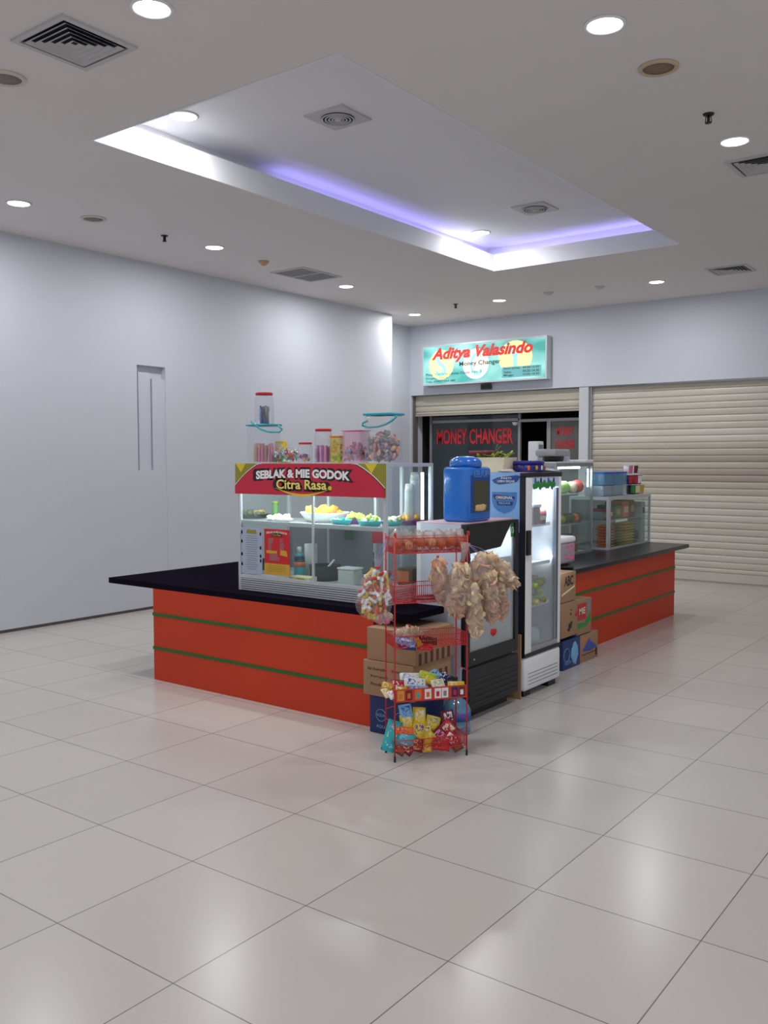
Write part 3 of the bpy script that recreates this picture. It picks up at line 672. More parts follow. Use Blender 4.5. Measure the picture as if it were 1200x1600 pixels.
x0, x1 = rx(401), rx(426); t = jar('candy_jar', (x0+x1)/2, RY, tubtop, (x1-x0)/2, pxz(612)-tubtop, plastic, C['red'], 'tall red-lidded jar stacked on the teal-lidded tub', cat='jar', lidr=1.02)
t.children[0].name = 'body'
sticks(t, 26, .036, .036, .125, [C['navy'], C['blue'], C['grey'], C['crimson'], C['sky'], C['black']], 'wrapped_sweets', 9, .006, .45)
t = thing('snack_pack', 'tall pale yellow snack pack between teal tub and candy bag', 'snack pack', (rx(423), RY+.10, zr))
MB().box((-.045, -.018, 0), (.045, .018, .15), C['yellow'], .01).build('pouch', t); MB().box((-.04, -.0188, .1), (.04, -.018, .13), C['cream']).build('pack_print', t)
t = thing('candy_bag', 'see-through bag of shiny multicoloured sweets on the case roof', 'bag of sweets', (rx(446, RY), RY, zr))
MB().blob((0, 0, .052), (.105, .065, .054), film, 3, .25, 18, 10).build('bag_film', t)
chunks(t, 130, .115, .065, .088, [C['navy'], C['red'], C['green'], C['gold'], C['teal'], C['white'], mat('silver foil', (200, 204, 210), .2, .8), C['crimson'], C['teal']], 'sweets', 17, .011)
x0, x1 = rx(472), rx(492); t = jar('candy_jar', (x0+x1)/2, RY-.03, zr, (x1-x0)/2, pxz(694)-zr, plastic, C['red'], 'short red-lidded jar of sweets right of the candy bag', lid_h=.012)
chunks(t, 34, .045, .04, .06, [C['navy'], C['pink'], C['gold'], C['white'], C['purple']], 'sweets', 20, .009)
x0, x1 = rx(493), rx(518); t = jar('candy_jar', (x0+x1)/2, RY, zr, (x1-x0)/2, pxz(674)-zr, plastic, C['red'], 'tall red-lidded jar of purple sticks in the middle of the case roof', lid_h=.016)
sticks(t, 40, .060, .058, .115, [C['purple'], C['pink'], mat('mauve', (160, 90, 160), .5)], 'purple_sticks', 21, .007, .1)
x0, x1 = rx(516), rx(538); t = jar('snack_box', (x0+x1)/2, RY, zr, (x1-x0)/2, pxz(684)-zr, clear('yellow green box', (224, 214, 110), .35, .06), C['orange'], 'orange-lidded box with green and orange snacks', True, .01, cat='box')
chunks(t, 34, .042, .032, .05, [C['lime'], C['green'], C['lime']], 'green_snacks', 23, .010); chunks(t, 22, .040, .032, .11, [C['orange'], C['gold']], 'orange_snacks', 24, .01, .05)
x0, x1 = rx(531), rx(573); t = jar('snack_tub', (x0+x1)/2, RY+.03, zr, (x1-x0)/2, pxz(675)-zr, clear('pinkish plastic', (240, 200, 220), .3, .07), C['pink'], 'pink-lidded tub of dark sweets beside the orange-lidded box', True, .006, cat='tub')
chunks(t, 130, .09, .065, .125, [C['brown'], C['maroon'], C['orange'], C['sky'], C['grey'], C['pink'], C['navy']], 'sweets', 27, .012)
x0, x1 = rx(568, 3.30), rx(628, 3.30); t = jar('snack_tub', (x0+x1)/2-.005, 3.32, zr, (x1-x0)/2, pxz(649, 600)-zr, plastic, tealp, 'largest clear tub with teal lid and handle at the right end of the roof', True, .014, cat='tub')
chunks(t, 170, .12, .085, .20, [mat('dusty pink wrap', (196, 150, 150), .5), C['grey'], mat('peach wrap', (222, 170, 140), .5), C['grey'], mat('mauve wrap', (140, 120, 150), .5)], 'wrapped_snacks', 28, .018)
hoop(t, [(620, 650), (613, 657), (603, 663), (590, 667), (575, 668), (566, 665), (567, 661), (574, 658)], 3.25, tealp)

# ================================================================== FRIDGES
frost = glow('lit fridge liner', (225, 235, 240), .18)
liner = mat('fridge liner', (226, 232, 236), .4, vary=.02)
# black drinks cooler
bf = thing('display_fridge', 'short black-framed glass door fridge behind the red wire rack', 'fridge', (-.12, 3.43, 0))
BW, BD, BHh = .65, .355, 1.195
m_ = MB()
m_.box((-BD, 0, .06), (-BD+.03, BW, BHh), whitep).box((-BD+.03, 0, .06), (-.035, .025, BHh), mat('pale cooler side', (196, 208, 224), .4)).box((-BD+.03, BW-.025, .06), (-.035, BW, BHh), whitep)
m_.box((-BD, 0, BHh), (-.03, BW, BHh+.006), mat('pink liner sheet', (206, 176, 184), .6)).box((-BD+.03, .025, .06), (-.035, BW-.025, .36), whitep).box((-BD+.03, .025, BHh-.03), (-.035, BW-.025, BHh), whitep)
m_.build('cabinet', bf)
MB().box((-BD+.03, .025, .36), (-BD+.04, BW-.025, BHh-.03), liner).build('liner', bf)
m_ = MB(); dz0, dz1 = .34, BHh
m_.box((-.03, 0, dz0), (0, .055, dz1), black, .004).box((-.03, BW-.045, dz0), (0, BW, dz1), black, .004).box((-.03, .055, dz0), (0, BW-.045, .42), black).box((-.03, .055, dz1-.02), (0, BW-.045, dz1), black)
m_.prism([(.02, dz1-.01), (BW-.10, dz1-.01), (BW-.24, 1.035), (.02, 1.02)], 'x', -.004, .003, black)
m_.build('door_frame', bf)
fd = clear('fogged fridge glass', (216, 226, 230), .35, .08, .1)
MB().box((-.018, .055, .42), (-.014, BW-.045, dz1-.02), fd).build('door_glass', bf)
MB().box((-.014, BW-.085, 1.085), (-.012, BW-.048, 1.17), C['green']).lathe((0, 0, 0), [(0, 0)], C['white'], 4).build('eco_sticker', bf)
MB().tube([( -.010, BW-.066+.012*math.cos(a), 1.128+.02*math.sin(a)) for a in [i*2*PI/14 for i in range(15)]], .0022, C['white'], 5).build('sticker_ring', bf)
m_ = MB(); m_.box((-.05, .015, .07), (.012, BW-.01, .325), mat('charcoal plastic', (30, 30, 35), .5), .015)
for k in range(5): m_.box((.012, .03, .1+.035*k), (.015, BW-.03, .113+.035*k), black)
m_.build('kick_panel', bf)
MB().lathe((-.005, .10, .37), [(0, 0), (.01, 0), (.01, .008), (0, .008)], alu, 12).build('lock', bf)
MB().box((-.30, .04, 0), (-.06, BW-.04, .06), black).build('base', bf)
for z in (.46, .955): MB().box((-BD+.04, .03, z), (-.04, BW-.03, z+.006), alu_w).build('wire_shelf', bf)
light('AREA', bf, (-.07, BW/2, BHh-.05), 3, .05, (.92, .97, 1), (0, math.radians(15), 0), BW-.15)
tag(MB().lathe((0, 0, 0), [(0, 0), (.03, 0), (.034, .07), (0, .075)], whitep, 16).build('plastic_cup', None, (-.17, 3.67, .962)), 'white cup standing on the upper shelf inside the black fridge', 'cup')
tag(MB().blob((0, 0, .035), (.05, .06, .035), C['red'], 2, .2).build('frozen_pack', None, (-.17, 3.78, .467)), 'blurred red pack inside the black fridge', 'pack')
for k, (yy, zz, cc) in enumerate(((3.78, .362, 'cream'), (3.62, .362, 'white'))):
    tag(MB().box((-.05, -.06, 0), (.05, .06, .10), C[cc], .015).build('food_container', None, (-.25, yy, zz)), ['cream container low in the black fridge', 'white container low in the black fridge nearer the rack'][k], 'container')
# things on the black fridge: blue cracker tin
kt = thing('cracker_tin', 'bright blue metal cracker tin with a side window on the black fridge', 'tin', (-.245, 3.665, BHh+.007))
bl = mat('glossy blue enamel', (10, 104, 200), .22, vary=.06, scale=8, coat=.6); bl2 = mat('deep blue enamel', (8, 66, 150), .3, coat=.3)
m_ = MB(); m_.box((-.108, -.135, 0), (.085, .130, .335), bl, .022); m_.build('tin_body', kt)
m_ = MB(); m_.box((.083, -.115, .06), (.088, .105, .285), bl2).build('window_frame', kt)
MB().box((.088, -.09, .06), (.0895, .085, .25), mat('olive brown glass', (74, 72, 56), .2)).build('side_window', kt)
MB().blob((.0895, -.01, .085), (.004, .07, .022), C['tan'], 4, .4).build('crackers', kt)
MB().lathe((-.012, -.02, .333), [(.085, 0), (.10, .004), (.10, .03), (.09, .05), (.05, .065), (0, .068)], bl, 28).build('lid', kt)
lettering('KERUPUK', .16, .04, mat('pale blue letters', (90, 150, 210), .5), kt, (.0885, -.005, .292), SIDE, offset=.01)
# white tall cooler
wf = thing('display_fridge', 'tall narrow white glass door fridge with blue printed side', 'fridge', (-.12, 4.165, 0))
WW, WD, WH = .53, .50, 1.495
sideb = mat('sky blue side print', (128, 172, 222), .35, vary=.12, scale=2.5)
m_ = MB(); m_.box((-WD, 0, .05), (-.035, .02, WH), sideb).box((-WD, WW-.02, .05), (-.035, WW, WH), whitep).box((-WD, .02, .05), (-WD+.03, WW-.02, WH), whitep)
m_.box((-WD+.03, .02, WH-.03), (-.035, WW-.02, WH), whitep).box((-WD+.03, .02, .05), (-.035, WW-.02, .30), whitep)
m_.build('cabinet', wf)
MB().box((-WD+.03, .02, .30), (-WD+.04, WW-.02, WH-.03), liner).build('liner', wf)
MB().box((-.46, -.003, .06), (-.05, 0, .42), C['green']).box((-.08, -.0035, .2), (-.04, 0, 1.1), C['navy']).build('side_graphic', wf)
m_ = MB(); m_.box((-.035, 0, .29), (0, .10, WH-.03), whitep, .005).box((-.035, WW-.035, .29), (0, WW, WH-.03), whitep, .005)
m_.box((-.03, .10, .29), (-.005, WW-.035, .325), alu).box((-.03, .10, WH-.06), (-.005, WW-.035, WH-.03), whitep)
m_.build('door_frame', wf)
MB().box((-.03, WW-.075, .325), (-.003, WW-.035, WH-.11), alu).box((-.01, WW-.062, .325), (-.001, WW-.05, WH-.11), mat('grey gasket', (74, 88, 104), .5)).build('door_trim', wf)
MB().box((-.04, -.004, WH-.03), (.004, WW+.004, WH), black, .004).box((-.04, -.003, .27), (.003, .0, WH-.03), black).box((-.035, 0, .268), (.004, WW, .29), black).build('gasket_trim', wf)
MB().box((-.018, .10, .325), (-.014, WW-.075, WH-.06), clear('fridge glass', (224, 234, 238), .14, .08)).build('door_glass', wf)
MB().box((.0, .008, .95), (.018, .055, 1.115), black, .004).build('door_handle', wf)
hd = MB().box((-.006, .10, 1.395), (-.001, WW-.035, WH-.035), mat('pale header', (190, 204, 224), .4)).build('header_graphic', wf)
m_ = MB(); 
for k in range(11): m_.blob((0, .125+k*.029, 1.402+.008*(k % 3)), (.0015, .022, .020+.006*(k % 2)), C['green'], k, .4)
m_.build('printed_leaves', hd)
m_ = MB()
for k, yy in enumerate((.14, .22, .33, .41)): m_.blob((0, yy, 1.44), (.0012, .014, .02), C['navy'] if k % 2 else C['blue'], k, .3)
m_.build('printed_bottles', hd)
m_ = MB(); m_.box((-.06, 0, .04), (.004, WW, .265), whitep, .02)
for k in range(4): m_.box((.004, .05, .08+.024*k), (.006, WW-.05, .084+.024*k), C['grey'])
m_.build('kick_panel', wf)
MB().box((-.42, .03, 0), (-.02, .12, .05), black).build('foot', wf); MB().box((-.42, WW-.14, 0), (-.02, WW-.03, .05), black).build('foot', wf)
for z in (.58, .86, 1.125): MB().box((-WD+.04, .03, z), (-.05, WW-.08, z+.012), whitep).box((-.055, .03, z), (-.045, WW-.08, z+.022), whitep).build('wire_shelf', wf)
light('AREA', wf, (-.08, WW/2, WH-.08), 2.4, .04, (.94, .98, 1), (0, math.radians(12), 0), WW-.2)
light('AREA', wf, (-.055, WW-.09, .9), 2.5, .02, (.94, .98, 1), (0, math.radians(90), 0), .9)
# side print: banner ribbon and shield
def sp(pts): return [((x+.20)*.78-.150, (z-1.345)*.75+1.415 if z > 1.34 else (z-1.065)*.64+1.222) for x, z in pts]
so = MB().prism(sp([(-.33, 1.385), (-.27, 1.41), (-.09, 1.43), (-.055, 1.42), (-.09, 1.37), (-.26, 1.345), (-.31, 1.36)]), 'y', -.003, 0, mat('ribbon navy', (22, 66, 140), .4)).build('printed_ribbon', wf)
lettering('PASTI', .075, .013, C['white'], so, (-.142, -.004, 1.458), FRONT, offset=.01); lettering('LEBIH SEGAR', .13, .014, C['white'], so, (-.142, -.004, 1.438), FRONT, offset=.01)
shd = MB().prism(sp([(-.33, 1.29), (-.09, 1.29), (-.09, 1.20), (-.11, 1.13), (-.15, 1.09), (-.21, 1.065), (-.27, 1.09), (-.31, 1.13), (-.33, 1.20)]), 'y', -.002, 0, mat('shield blue', (60, 120, 190), .4, vary=.25, scale=8)).build('printed_shield', wf)
MB().prism(sp([(-.31, 1.265), (-.20, 1.255), (-.105, 1.245), (-.11, 1.215), (-.30, 1.21), (-.32, 1.24)]), 'y', -.0028, -.002, C['navy']).prism(sp([(-.29, 1.195), (-.12, 1.19), (-.13, 1.15), (-.27, 1.15)]), 'y', -.0028, -.002, C['navy']).build('shield_band', shd)
lettering('ORIGINAL', .13, .018, C['white'], shd, (-.155, -.0038, 1.329), FRONT, offset=.015)
lettering('SEGAR', .09, .016, C['sky'], shd, (-.152, -.0038, 1.292), FRONT, offset=.015)
# stock inside the white cooler
def stock(name, x, y, z, mb_, lab, cat): return tag(mb_.build(name, None, (x, y, z)), lab, cat)
stock('ice_cream_tub', -.19, 4.37, 1.138, MB().box((-.05, -.055, 0), (.05, .055, .12), mat('greyed pink tub', (150, 128, 140), .5), .012).box((-.055, -.06, .12), (.055, .06, .145), whitep, .008), 'tub with a white lid on the top shelf of the white fridge', 'tub')
stock('drink_cup', -.17, 4.485, 1.138, MB().lathe((0, 0, 0), [(0, 0), (.03, 0), (.034, .045), (.037, .05), (.032, .1), (0, .11)], C['cream'], 16).lathe((0, 0, 0), [(.031, .002), (.0345, .03)], C['maroon'], 16).lathe((0, 0, .06), [(.0385, 0), (.035, .03)], C['pink'], 16), 'pink and cream cup on the top shelf of the white fridge', 'cup')
stock('plastic_cup', -.27, 4.59, 1.138, MB().lathe((0, 0, 0), [(0, 0), (.03, 0), (.04, .10), (.03, .13), (0, .135)], whitep, 16), 'white domed cup at the back of the fridge top shelf', 'cup')
m_ = MB()
for k in range(26):
    R = random.Random(k); m_.blob((R.uniform(-.05, .05), R.uniform(-.07, .07), .02+R.uniform(0, .16)), (.03, .035, .022), [C['lime'], mat('pale yellow leaf', (196, 190, 90), .6, vary=.3, scale=20), C['olive']][k % 3], k, .5, 8, 6)
stock('vegetable_bag', -.20, 4.42, .592, m_, 'bag of yellow green vegetables in the middle of the white fridge', 'vegetables')
stock('water_bag', -.20, 4.43, .302, MB().blob((0, 0, .07), (.05, .07, .07), mat('pale bag', (196, 206, 214), .3), 5, .3), 'pale plastic bag at the bottom of the white fridge', 'bag')
tag(MB().box((-.15, 0, 0), (-.006, .012, .43), card).build('cardboard_sheet', None, (-.12, 4.125, 0.0)), 'narrow cardboard strip standing between the two fridges', 'cardboard')
# on the white fridge
zt = WH+.001
t = thing('cookie_tin', 'dark purple oval biscuit tin on the white fridge', 'tin', (-.25, 4.45, zt)); pv = mat('indigo tin', (30, 24, 110), .35)
MB().lathe((0, 0, 0), [(0, 0), (.98, 0), (1, .006), (1, .055), (0, .055)], pv, 32, .10, .125).build('tin_body', t)
MB().lathe((0, 0, .055), [(0, 0), (1.03, 0), (1.03, .016), (.96, .022), (0, .022)], mat('indigo lid', (36, 30, 130), .3), 32, .10, .125).build('lid', t)
for a, c, r in ((-.95, 'orange', .02), (-.45, 'gold', .016), (.0, 'white', .01), (.75, 'red', .022)):
    MB().blob((.101*math.cos(a), .126*math.sin(a), .028), (.006, r, .018), C[c], 3, .4).build('printed_biscuit', t)
t = thing('planter_box', 'cream plastic box of green onions behind the blue tin', 'box', (-.46, 4.31, zt))
MB().loft([[(-.15*s, -.09*s, h), (.15*s, -.09*s, h), (.15*s, .09*s, h), (-.15*s, .09*s, h)] for s, h in ((.88, 0), (1, .10), (.95, .10), (.84, .008))], mat('cream plastic', (214, 206, 180), .45), True, False).build('box_body', t)
m_ = MB()
for k in range(22):
    R = random.Random(k+40); a = R.uniform(-.10, .12); m_.tube([(a, R.uniform(-.05, .05), .08), (a+R.uniform(-.02, .03), R.uniform(-.05, .05), .11), (a+R.uniform(-.05, .06), R.uniform(-.06, .06), .115+R.uniform(0, .03))], .007, [C['lime'], darkleaf, C['olive']][k % 3], 5)
m_.tube([(.02, 0, .1), (.03, 0, .15), (.05, .0, .19)], .004, darkleaf, 5).tube([(.0, 0, .1), (.02, .02, .14), (.06, .02, .175)], .004, darkleaf, 5)
m_.build('greens', t)
tag(MB().box((-.08, -.05, 0), (.08, .05, .03), C['maroon'], .012).build('cloth_bundle', None, (-.54, 4.31, zt+.118)), 'dark cloth lying over the left of the cream box', 'cloth')
tag(MB().blob((0, 0, .012), (.09, .07, .012), mat('foil', (196, 204, 214), .25, .6), 6, .5).build('crumpled_foil', None, (-.19, 4.61, zt)), 'crumpled silvery wrapper on the front corner of the white fridge', 'wrapper')
tag(MB().blob((0, 0, .01), (.05, .06, .012), mat('clear crumple', (205, 196, 204), .3), 9, .5).build('crumpled_plastic', None, (-.3, 4.24, zt)), 'pinkish crumpled plastic on the left of the white fridge top', 'plastic')

# ================================================================== RIGHT COUNTER CASES
def small_case(name, x0, x1, y0, y1, z1, lab, sm, shelves, doorpost=None):
    t = thing(name, lab, 'display case', (x0, y0, ZT+.001)); w_, d_, h_ = x1-x0, y1-y0, z1-ZT
    m_ = MB(); s = .02
    for x in (0, w_-s):
        for y in (0, d_-s): m_.box((x, y, 0), (x+s, y+s, h_), sm)
    for z in (0, h_-s): m_.box((s, 0, z), (w_-s, s, z+s), sm).box((s, d_-s, z), (w_-s, d_, z+s), sm).box((0, s, z), (s, d_-s, z+s), sm).box((w_-s, s, z), (w_, d_-s, z+s), sm)
    m_.build('frame', t)
    MB().box((w_-.010, s, s), (w_-.007, d_-s, h_-s), glass).build('front_glass', t)
    MB().box((s, .007, s), (w_-s, .010, h_-s), glass).build('side_glass', t)
    MB().box((s, d_-.01, s), (w_-s, d_-.007, h_-s), glass).build('side_glass', t)
    MB().box((0, 0, h_), (w_, d_, h_+.012), sm).build('roof_panel', t)
    MB().box((.01, s, .001), (w_-s, d_-s, .012), whitep).build('floor_panel', t)
    MB().box((0, s, s), (.006, d_-s, h_-s), clear('milky back', (186, 196, 200), .5, .05)).build('back_panel', t)
    for z in shelves: MB().box((.01, s, z-ZT), (w_-s, d_-s, z-ZT+.006), clear('shelf glass', (220, 230, 228), .35, .06)).build('shelf', t)
    return t
tc1 = small_case('display_case', -1.32, -.90, 6.20, 6.98, 1.535, 'tall lit glass case of fruit on the right counter', alu, (.98, 1.26))
MB().cyl((.36, .60, .805), (.36, .12, .805), .01, tube).build('tube_lamp', tc1); light('AREA', tc1, (.30, .36, .795), 3, .04, (.92, .98, 1), (0, 0, 0), .5)
MB().cyl((.385, .735, .62), (.385, .735, .79), .008, tube).build('tube_lamp', tc1)
sh2 = ZT+.001
lc = small_case('display_case', -1.24, -.83, 7.18, 8.30, 1.205, 'low glass case of noodle packets at the far end of the right counter', alu_w, (.98,))
MB().box((.395, -.004, 0), (.415, .05, .505), alu_w).build('corner_post', lc)
# fruit
def fruit(x, y, z, r, mt, lab, i): return tag(MB().blob((0, 0, r*.95), (r, r, r*.95), mt, i, .08, 14, 10).build('fruit', None, (x, y, z)), lab, 'fruit')
gm1 = mat('pale green skin', (130, 172, 84), .45, vary=.2, scale=12); rm1 = mat('red green skin', (176, 60, 60), .45, vary=.5, scale=8); dg1 = mat('dark green skin', (60, 84, 34), .5, vary=.3, scale=10)
zA = 1.26+.008
fruit(-1.0, 6.50, zA, .055, gm1, 'leftmost green fruit on the upper shelf of the tall case', 1)
fruit(-1.03, 6.61, zA, .062, gm1, 'larger green fruit on the upper shelf of the tall case', 2)
fruit(-1.0, 6.72, zA, .058, mat('pale blush skin', (196, 170, 150), .45, vary=.2), 'pale fruit in the middle of the tall case upper shelf', 3)
fruit(-1.0, 6.84, zA, .066, rm1, 'red and green fruit at the right of the tall case upper shelf', 4)
zB = .98+.008
for k, (yy, r, mt, lb) in enumerate(((6.50, .045, mat('yellow green', (150, 150, 50), .5), 'yellow green fruit at the left of the tall case lower shelf'), (6.59, .05, dg1, 'dark green fruit left of the orange one in the tall case'), (6.69, .05, dg1, 'dark green fruit beside the orange one in the tall case'), (6.78, .045, C['orange'], 'orange fruit on the tall case lower shelf'), (6.88, .05, dg1, 'dark green fruit at the right of the tall case lower shelf'))):
    fruit(-1.0, yy, zB, r, mt, lb, 10+k)
tag(MB().box((-.12, -.22, 0), (.12, .22, .05), mat('dull blue basin', (70, 96, 140), .5), .02).build('plastic_basin', None, (-1.1, 6.55, ZT+.135)), 'blue basin low in the tall glass case', 'basin')
tag(MB().box((-.13, -.25, 0), (.13, .25, .118), mat('brown box', (140, 110, 84), .7), .006).build('storage_box', None, (-1.1, 6.56, ZT+.015)), 'brown box on the floor of the tall glass case', 'box')
# noodle packets: columns of flat packets
def packet_mesh(w_, d_, h_, a, b, seed=0):
    m_ = MB(); nx, ny = 8, 6
    def P(i, j, s): 
        u = i/nx*2-1; v = j/ny*2-1; k = max(0, (1-u**4)*(1-abs(v)**3.0))**.6
        return (u*w_/2, v*d_/2*(1+.04*noise.noise(Vector((u*3, v*3, seed)))), h_/2+s*h_/2*k*(1+.25*noise.noise(Vector((u*2.5, v*2.5, seed+s)))))
    for s in (1, -1):
        vs_ = [P(i, j, s) for i in range(nx+1) for j in range(ny+1)]
        for mt, sel in ((a, lambda i, j: not (1 <= i <= 6 and 1 <= j <= 4)), (b, lambda i, j: 1 <= i <= 6 and 1 <= j <= 4)):
            m_.add(vs_, [(i*(ny+1)+j, (i+1)*(ny+1)+j, (i+1)*(ny+1)+j+1, i*(ny+1)+j+1) for i in range(nx) for j in range(ny) if sel(i, j)], mt, True)
    return m_
def foil(c1, c2):
    nm = 'printed foil %s %s' % (c1, c2)
    if nm in _m: return _m[nm]
    a = C[c1].node_tree.nodes['Mix'].inputs[7].default_value[:]; b_ = C[c2].node_tree.nodes['Mix'].inputs[7].default_value[:]
    m = bpy.data.materials.new(nm); m.use_nodes = True; N = m.node_tree.nodes; L = m.node_tree.links; b = N['Principled BSDF']
    tc = N.new('ShaderNodeTexCoord'); nz = N.new('ShaderNodeTexNoise'); nz.inputs['Scale'].default_value = 38; nz.inputs['Detail'].default_value = 2; nz.inputs['Distortion'].default_value = 1
    L.new(tc.outputs['Object'], nz.inputs['Vector']); r_ = N.new('ShaderNodeValToRGB'); r_.color_ramp.interpolation = 'CONSTANT'
    e = r_.color_ramp.elements; e[0].position = 0; e[0].color = a; e[1].position = .50; e[1].color = b_; k = e.new(.60); k.color = (.75, .75, .72, 1) if c2 != 'white' else a; k = e.new(.66); k.color = a
    L.new(nz.outputs['Fac'], r_.inputs[0]); L.new(r_.outputs[0], b.inputs['Base Color']); b.inputs['Roughness'].default_value = .3; _m[nm] = m; return m
protos = {}
def packet(name, c1, c2, dims, loc, rot, lab, group=None, cat='packet'):
    key = (c1, c2, dims)
    if key not in protos: protos[key] = packet_mesh(*dims, C[c1], foil(c1, c2), len(protos)).build('p'); me = protos[key].data; bpy.data.objects.remove(protos[key]); protos[key] = me
    o = bpy.data.objects.new(name, protos[key]); COL.objects.link(o); o.location = loc; o.rotation_euler = rot
    return tag(o, lab, cat, group)
cols = [('orange', 'gold'), ('gold', 'brown'), ('brown', 'cream'), ('olive', 'gold'), ('yellow', 'olive'), ('yellow', 'green')]
names = {'orange': 'orange', 'gold': 'gold', 'brown': 'brown', 'olive': 'olive', 'yellow': 'yellow'}
for ci in range(7):
    c1, c2 = [('orange', 'gold'), ('gold', 'brown'), ('brown', 'gold'), ('olive', 'gold'), ('gold', 'olive'), ('yellow', 'olive'), ('yellow', 'green')][ci]
    yy = 7.27+ci*.105
    lab = 'instant noodle packet in the low case, %s stack from its corner post' % ['first', 'second', 'third', 'fourth', 'fifth', 'sixth', 'seventh'][ci]
    for k in range(8): packet('noodle_packet', c1, c2, (.12, .10, .026), (-.92, yy, ZT+.015+k*.0285), (0, 0, random.uniform(-.15, .15)), lab, 'noodle packets stacked in the low case, stack %d' % (ci+1))
for k, (yy, c, h, wd, lb) in enumerate(((7.26, 'grey', .08, .08, 'grey box on the low case shelf'), (7.40, 'crimson', .10, .17, 'crimson pack on the low case shelf'), (7.60, 'green', .13, .16, 'green pack on the low case shelf'), (7.80, 'orange', .16, .17, 'orange pack on the low case shelf'), (7.97, 'brown', .17, .12, 'brown pack at the right of the low case shelf'))):
    tag(MB().box((-.1, -wd/2, 0), (.1, wd/2, h), C[c], .012).box((.1, -wd*.3, h*.3), (.102, wd*.3, h*.7), C['cream'] if k % 2 else C['gold']).build('snack_pack', None, (-1.0, yy, .988)), lb, 'snack pack')
tag(MB().blob((0, 0, .07), (.07, .07, .07), black, 4, .4).build('plastic_bag', None, (-.93, 8.03, ZT+.014)), 'black plastic bag beside the noodle packets in the low case', 'bag')
tag(MB().box((-.08, -.05, 0), (.08, .05, .42), mat('pale grey pack', (168, 182, 182), .6), .01).box((.08, -.03, .3), (.082, .03, .36), ink).build('upright_pack', None, (-.95, 8.20, ZT+.014)), 'tall pale grey pack standing at the right of the low case', 'pack')
# on the low case: water cup trays and noodle cups
zl = 1.205+.0135+.001
for k, (yy, lab) in enumerate(((7.18+.16, 'lower left tray of water cups on the low case'), (7.18+.46, 'lower right tray of water cups on the low case'))):
    t = thing('water_cup_tray', lab, 'water pack', (-.99, yy, zl), 0, None)
    MB().box((-.10, -.145, 0), (.10, .145, .105), clear('shrink wrap blue', (196, 214, 232), .35, .1, .15, .4), .01).build('shrink_wrap', t)
    m_ = MB()
    for i in range(3):
        for j in range(2):
            for kk in (0, 1): m_.lathe((-.05+j*.1, -.095+i*.095, .003+kk*.05), [(0, 0), (.028, 0), (.036, .044), (.038, .046), (0, .047)], [mat('water cup', (190, 204, 220), .3)][0], 12)
    m_.build('water_cup', t)
for k, (yy, lab) in enumerate(((7.22+.14, 'upper left blue pack of bottled water on the low case'), (7.22+.43, 'upper right blue pack of bottled water on the low case'))):
    t = thing('water_pack', lab, 'water pack', (-.99, yy, zl+.107), 0, None)
    MB().box((-.10, -.14, 0), (.10, .14, .13), clear('shrink wrap sky', (130, 186, 226), .4, .1, .15, .4), .012).build('shrink_wrap', t)
    m_ = MB()
    for i in range(4):
        for j in range(2): m_.lathe((-.045+j*.09, -.10+i*.067, .004), [(0, 0), (.030, 0), (.030, .085), (.013, .11), (.013, .122), (0, .122)], C['sky'], 12); m_.lathe((-.045+j*.09, -.10+i*.067, .03), [(.0306, 0), (.0306, .035)], C['teal'], 12)
    m_.build('bottle', t)
    MB().box((-.101, -.141, .112), (.101, .141, .131), C['blue'], .004).build('blue_cap_film', t)
cupr = [(0, 0), (.040, 0), (.052, .098), (.055, .10), (.055, .104), (0, .104)]
def noodle_cup(y, z, c1, c2, lab):
    t = thing('noodle_cup', lab, 'noodle cup', (-.93, y+.055, z), 0, None)
    MB().lathe((0, 0, 0), [(0, 0), (.040, 0), (.050, .095)], C[c1], 24).build('cup_body', t)
    m_ = MB(); n = 24
    for i in range(-4, 3):
        a0 = 2*PI*i/n; a1 = 2*PI*(i+1)/n
        m_.add([((.0412)*math.cos(a0), .0412*math.sin(a0), .01), (.0412*math.cos(a1), .0412*math.sin(a1), .01), (.0506*math.cos(a1), .0506*math.sin(a1), .088), (.0506*math.cos(a0), .0506*math.sin(a0), .088)], [(0, 1, 2, 3)], C[c2])
    m_.build('cup_print', t)
    MB().lathe((0, 0, .095), [(0, 0), (.054, 0), (.054, .006), (0, .008)], whitep, 24).build('lid', t)
zc = zl
for y, z, a, b, lb in ((7.93, 0, 'black', 'green', 'green and black noodle cup, bottom row of the pile'), (8.05, 0, 'green', 'cream', 'green and cream noodle cup, bottom row of the pile'), (8.18, 0, 'cream', 'gold', 'cream and gold noodle cup at the bottom right of the pile'),
 (7.87, .1035, 'navy', 'red', 'navy and red noodle cup, left of the middle row'), (7.99, .1035, 'black', 'crimson', 'black and crimson noodle cup, centre of the middle row'), (8.115, .1035, 'crimson', 'white', 'crimson and white noodle cup, right of the middle row'),
 (7.86, .207, 'green', 'pink', 'white and pink noodle cup, top left of the pile'), (8.0, .207, 'white', 'maroon', 'maroon and white noodle cup, top right of the pile')):
    noodle_cup(y, zc+z, a if a != 'green' or z < .2 else 'white', b, lb)
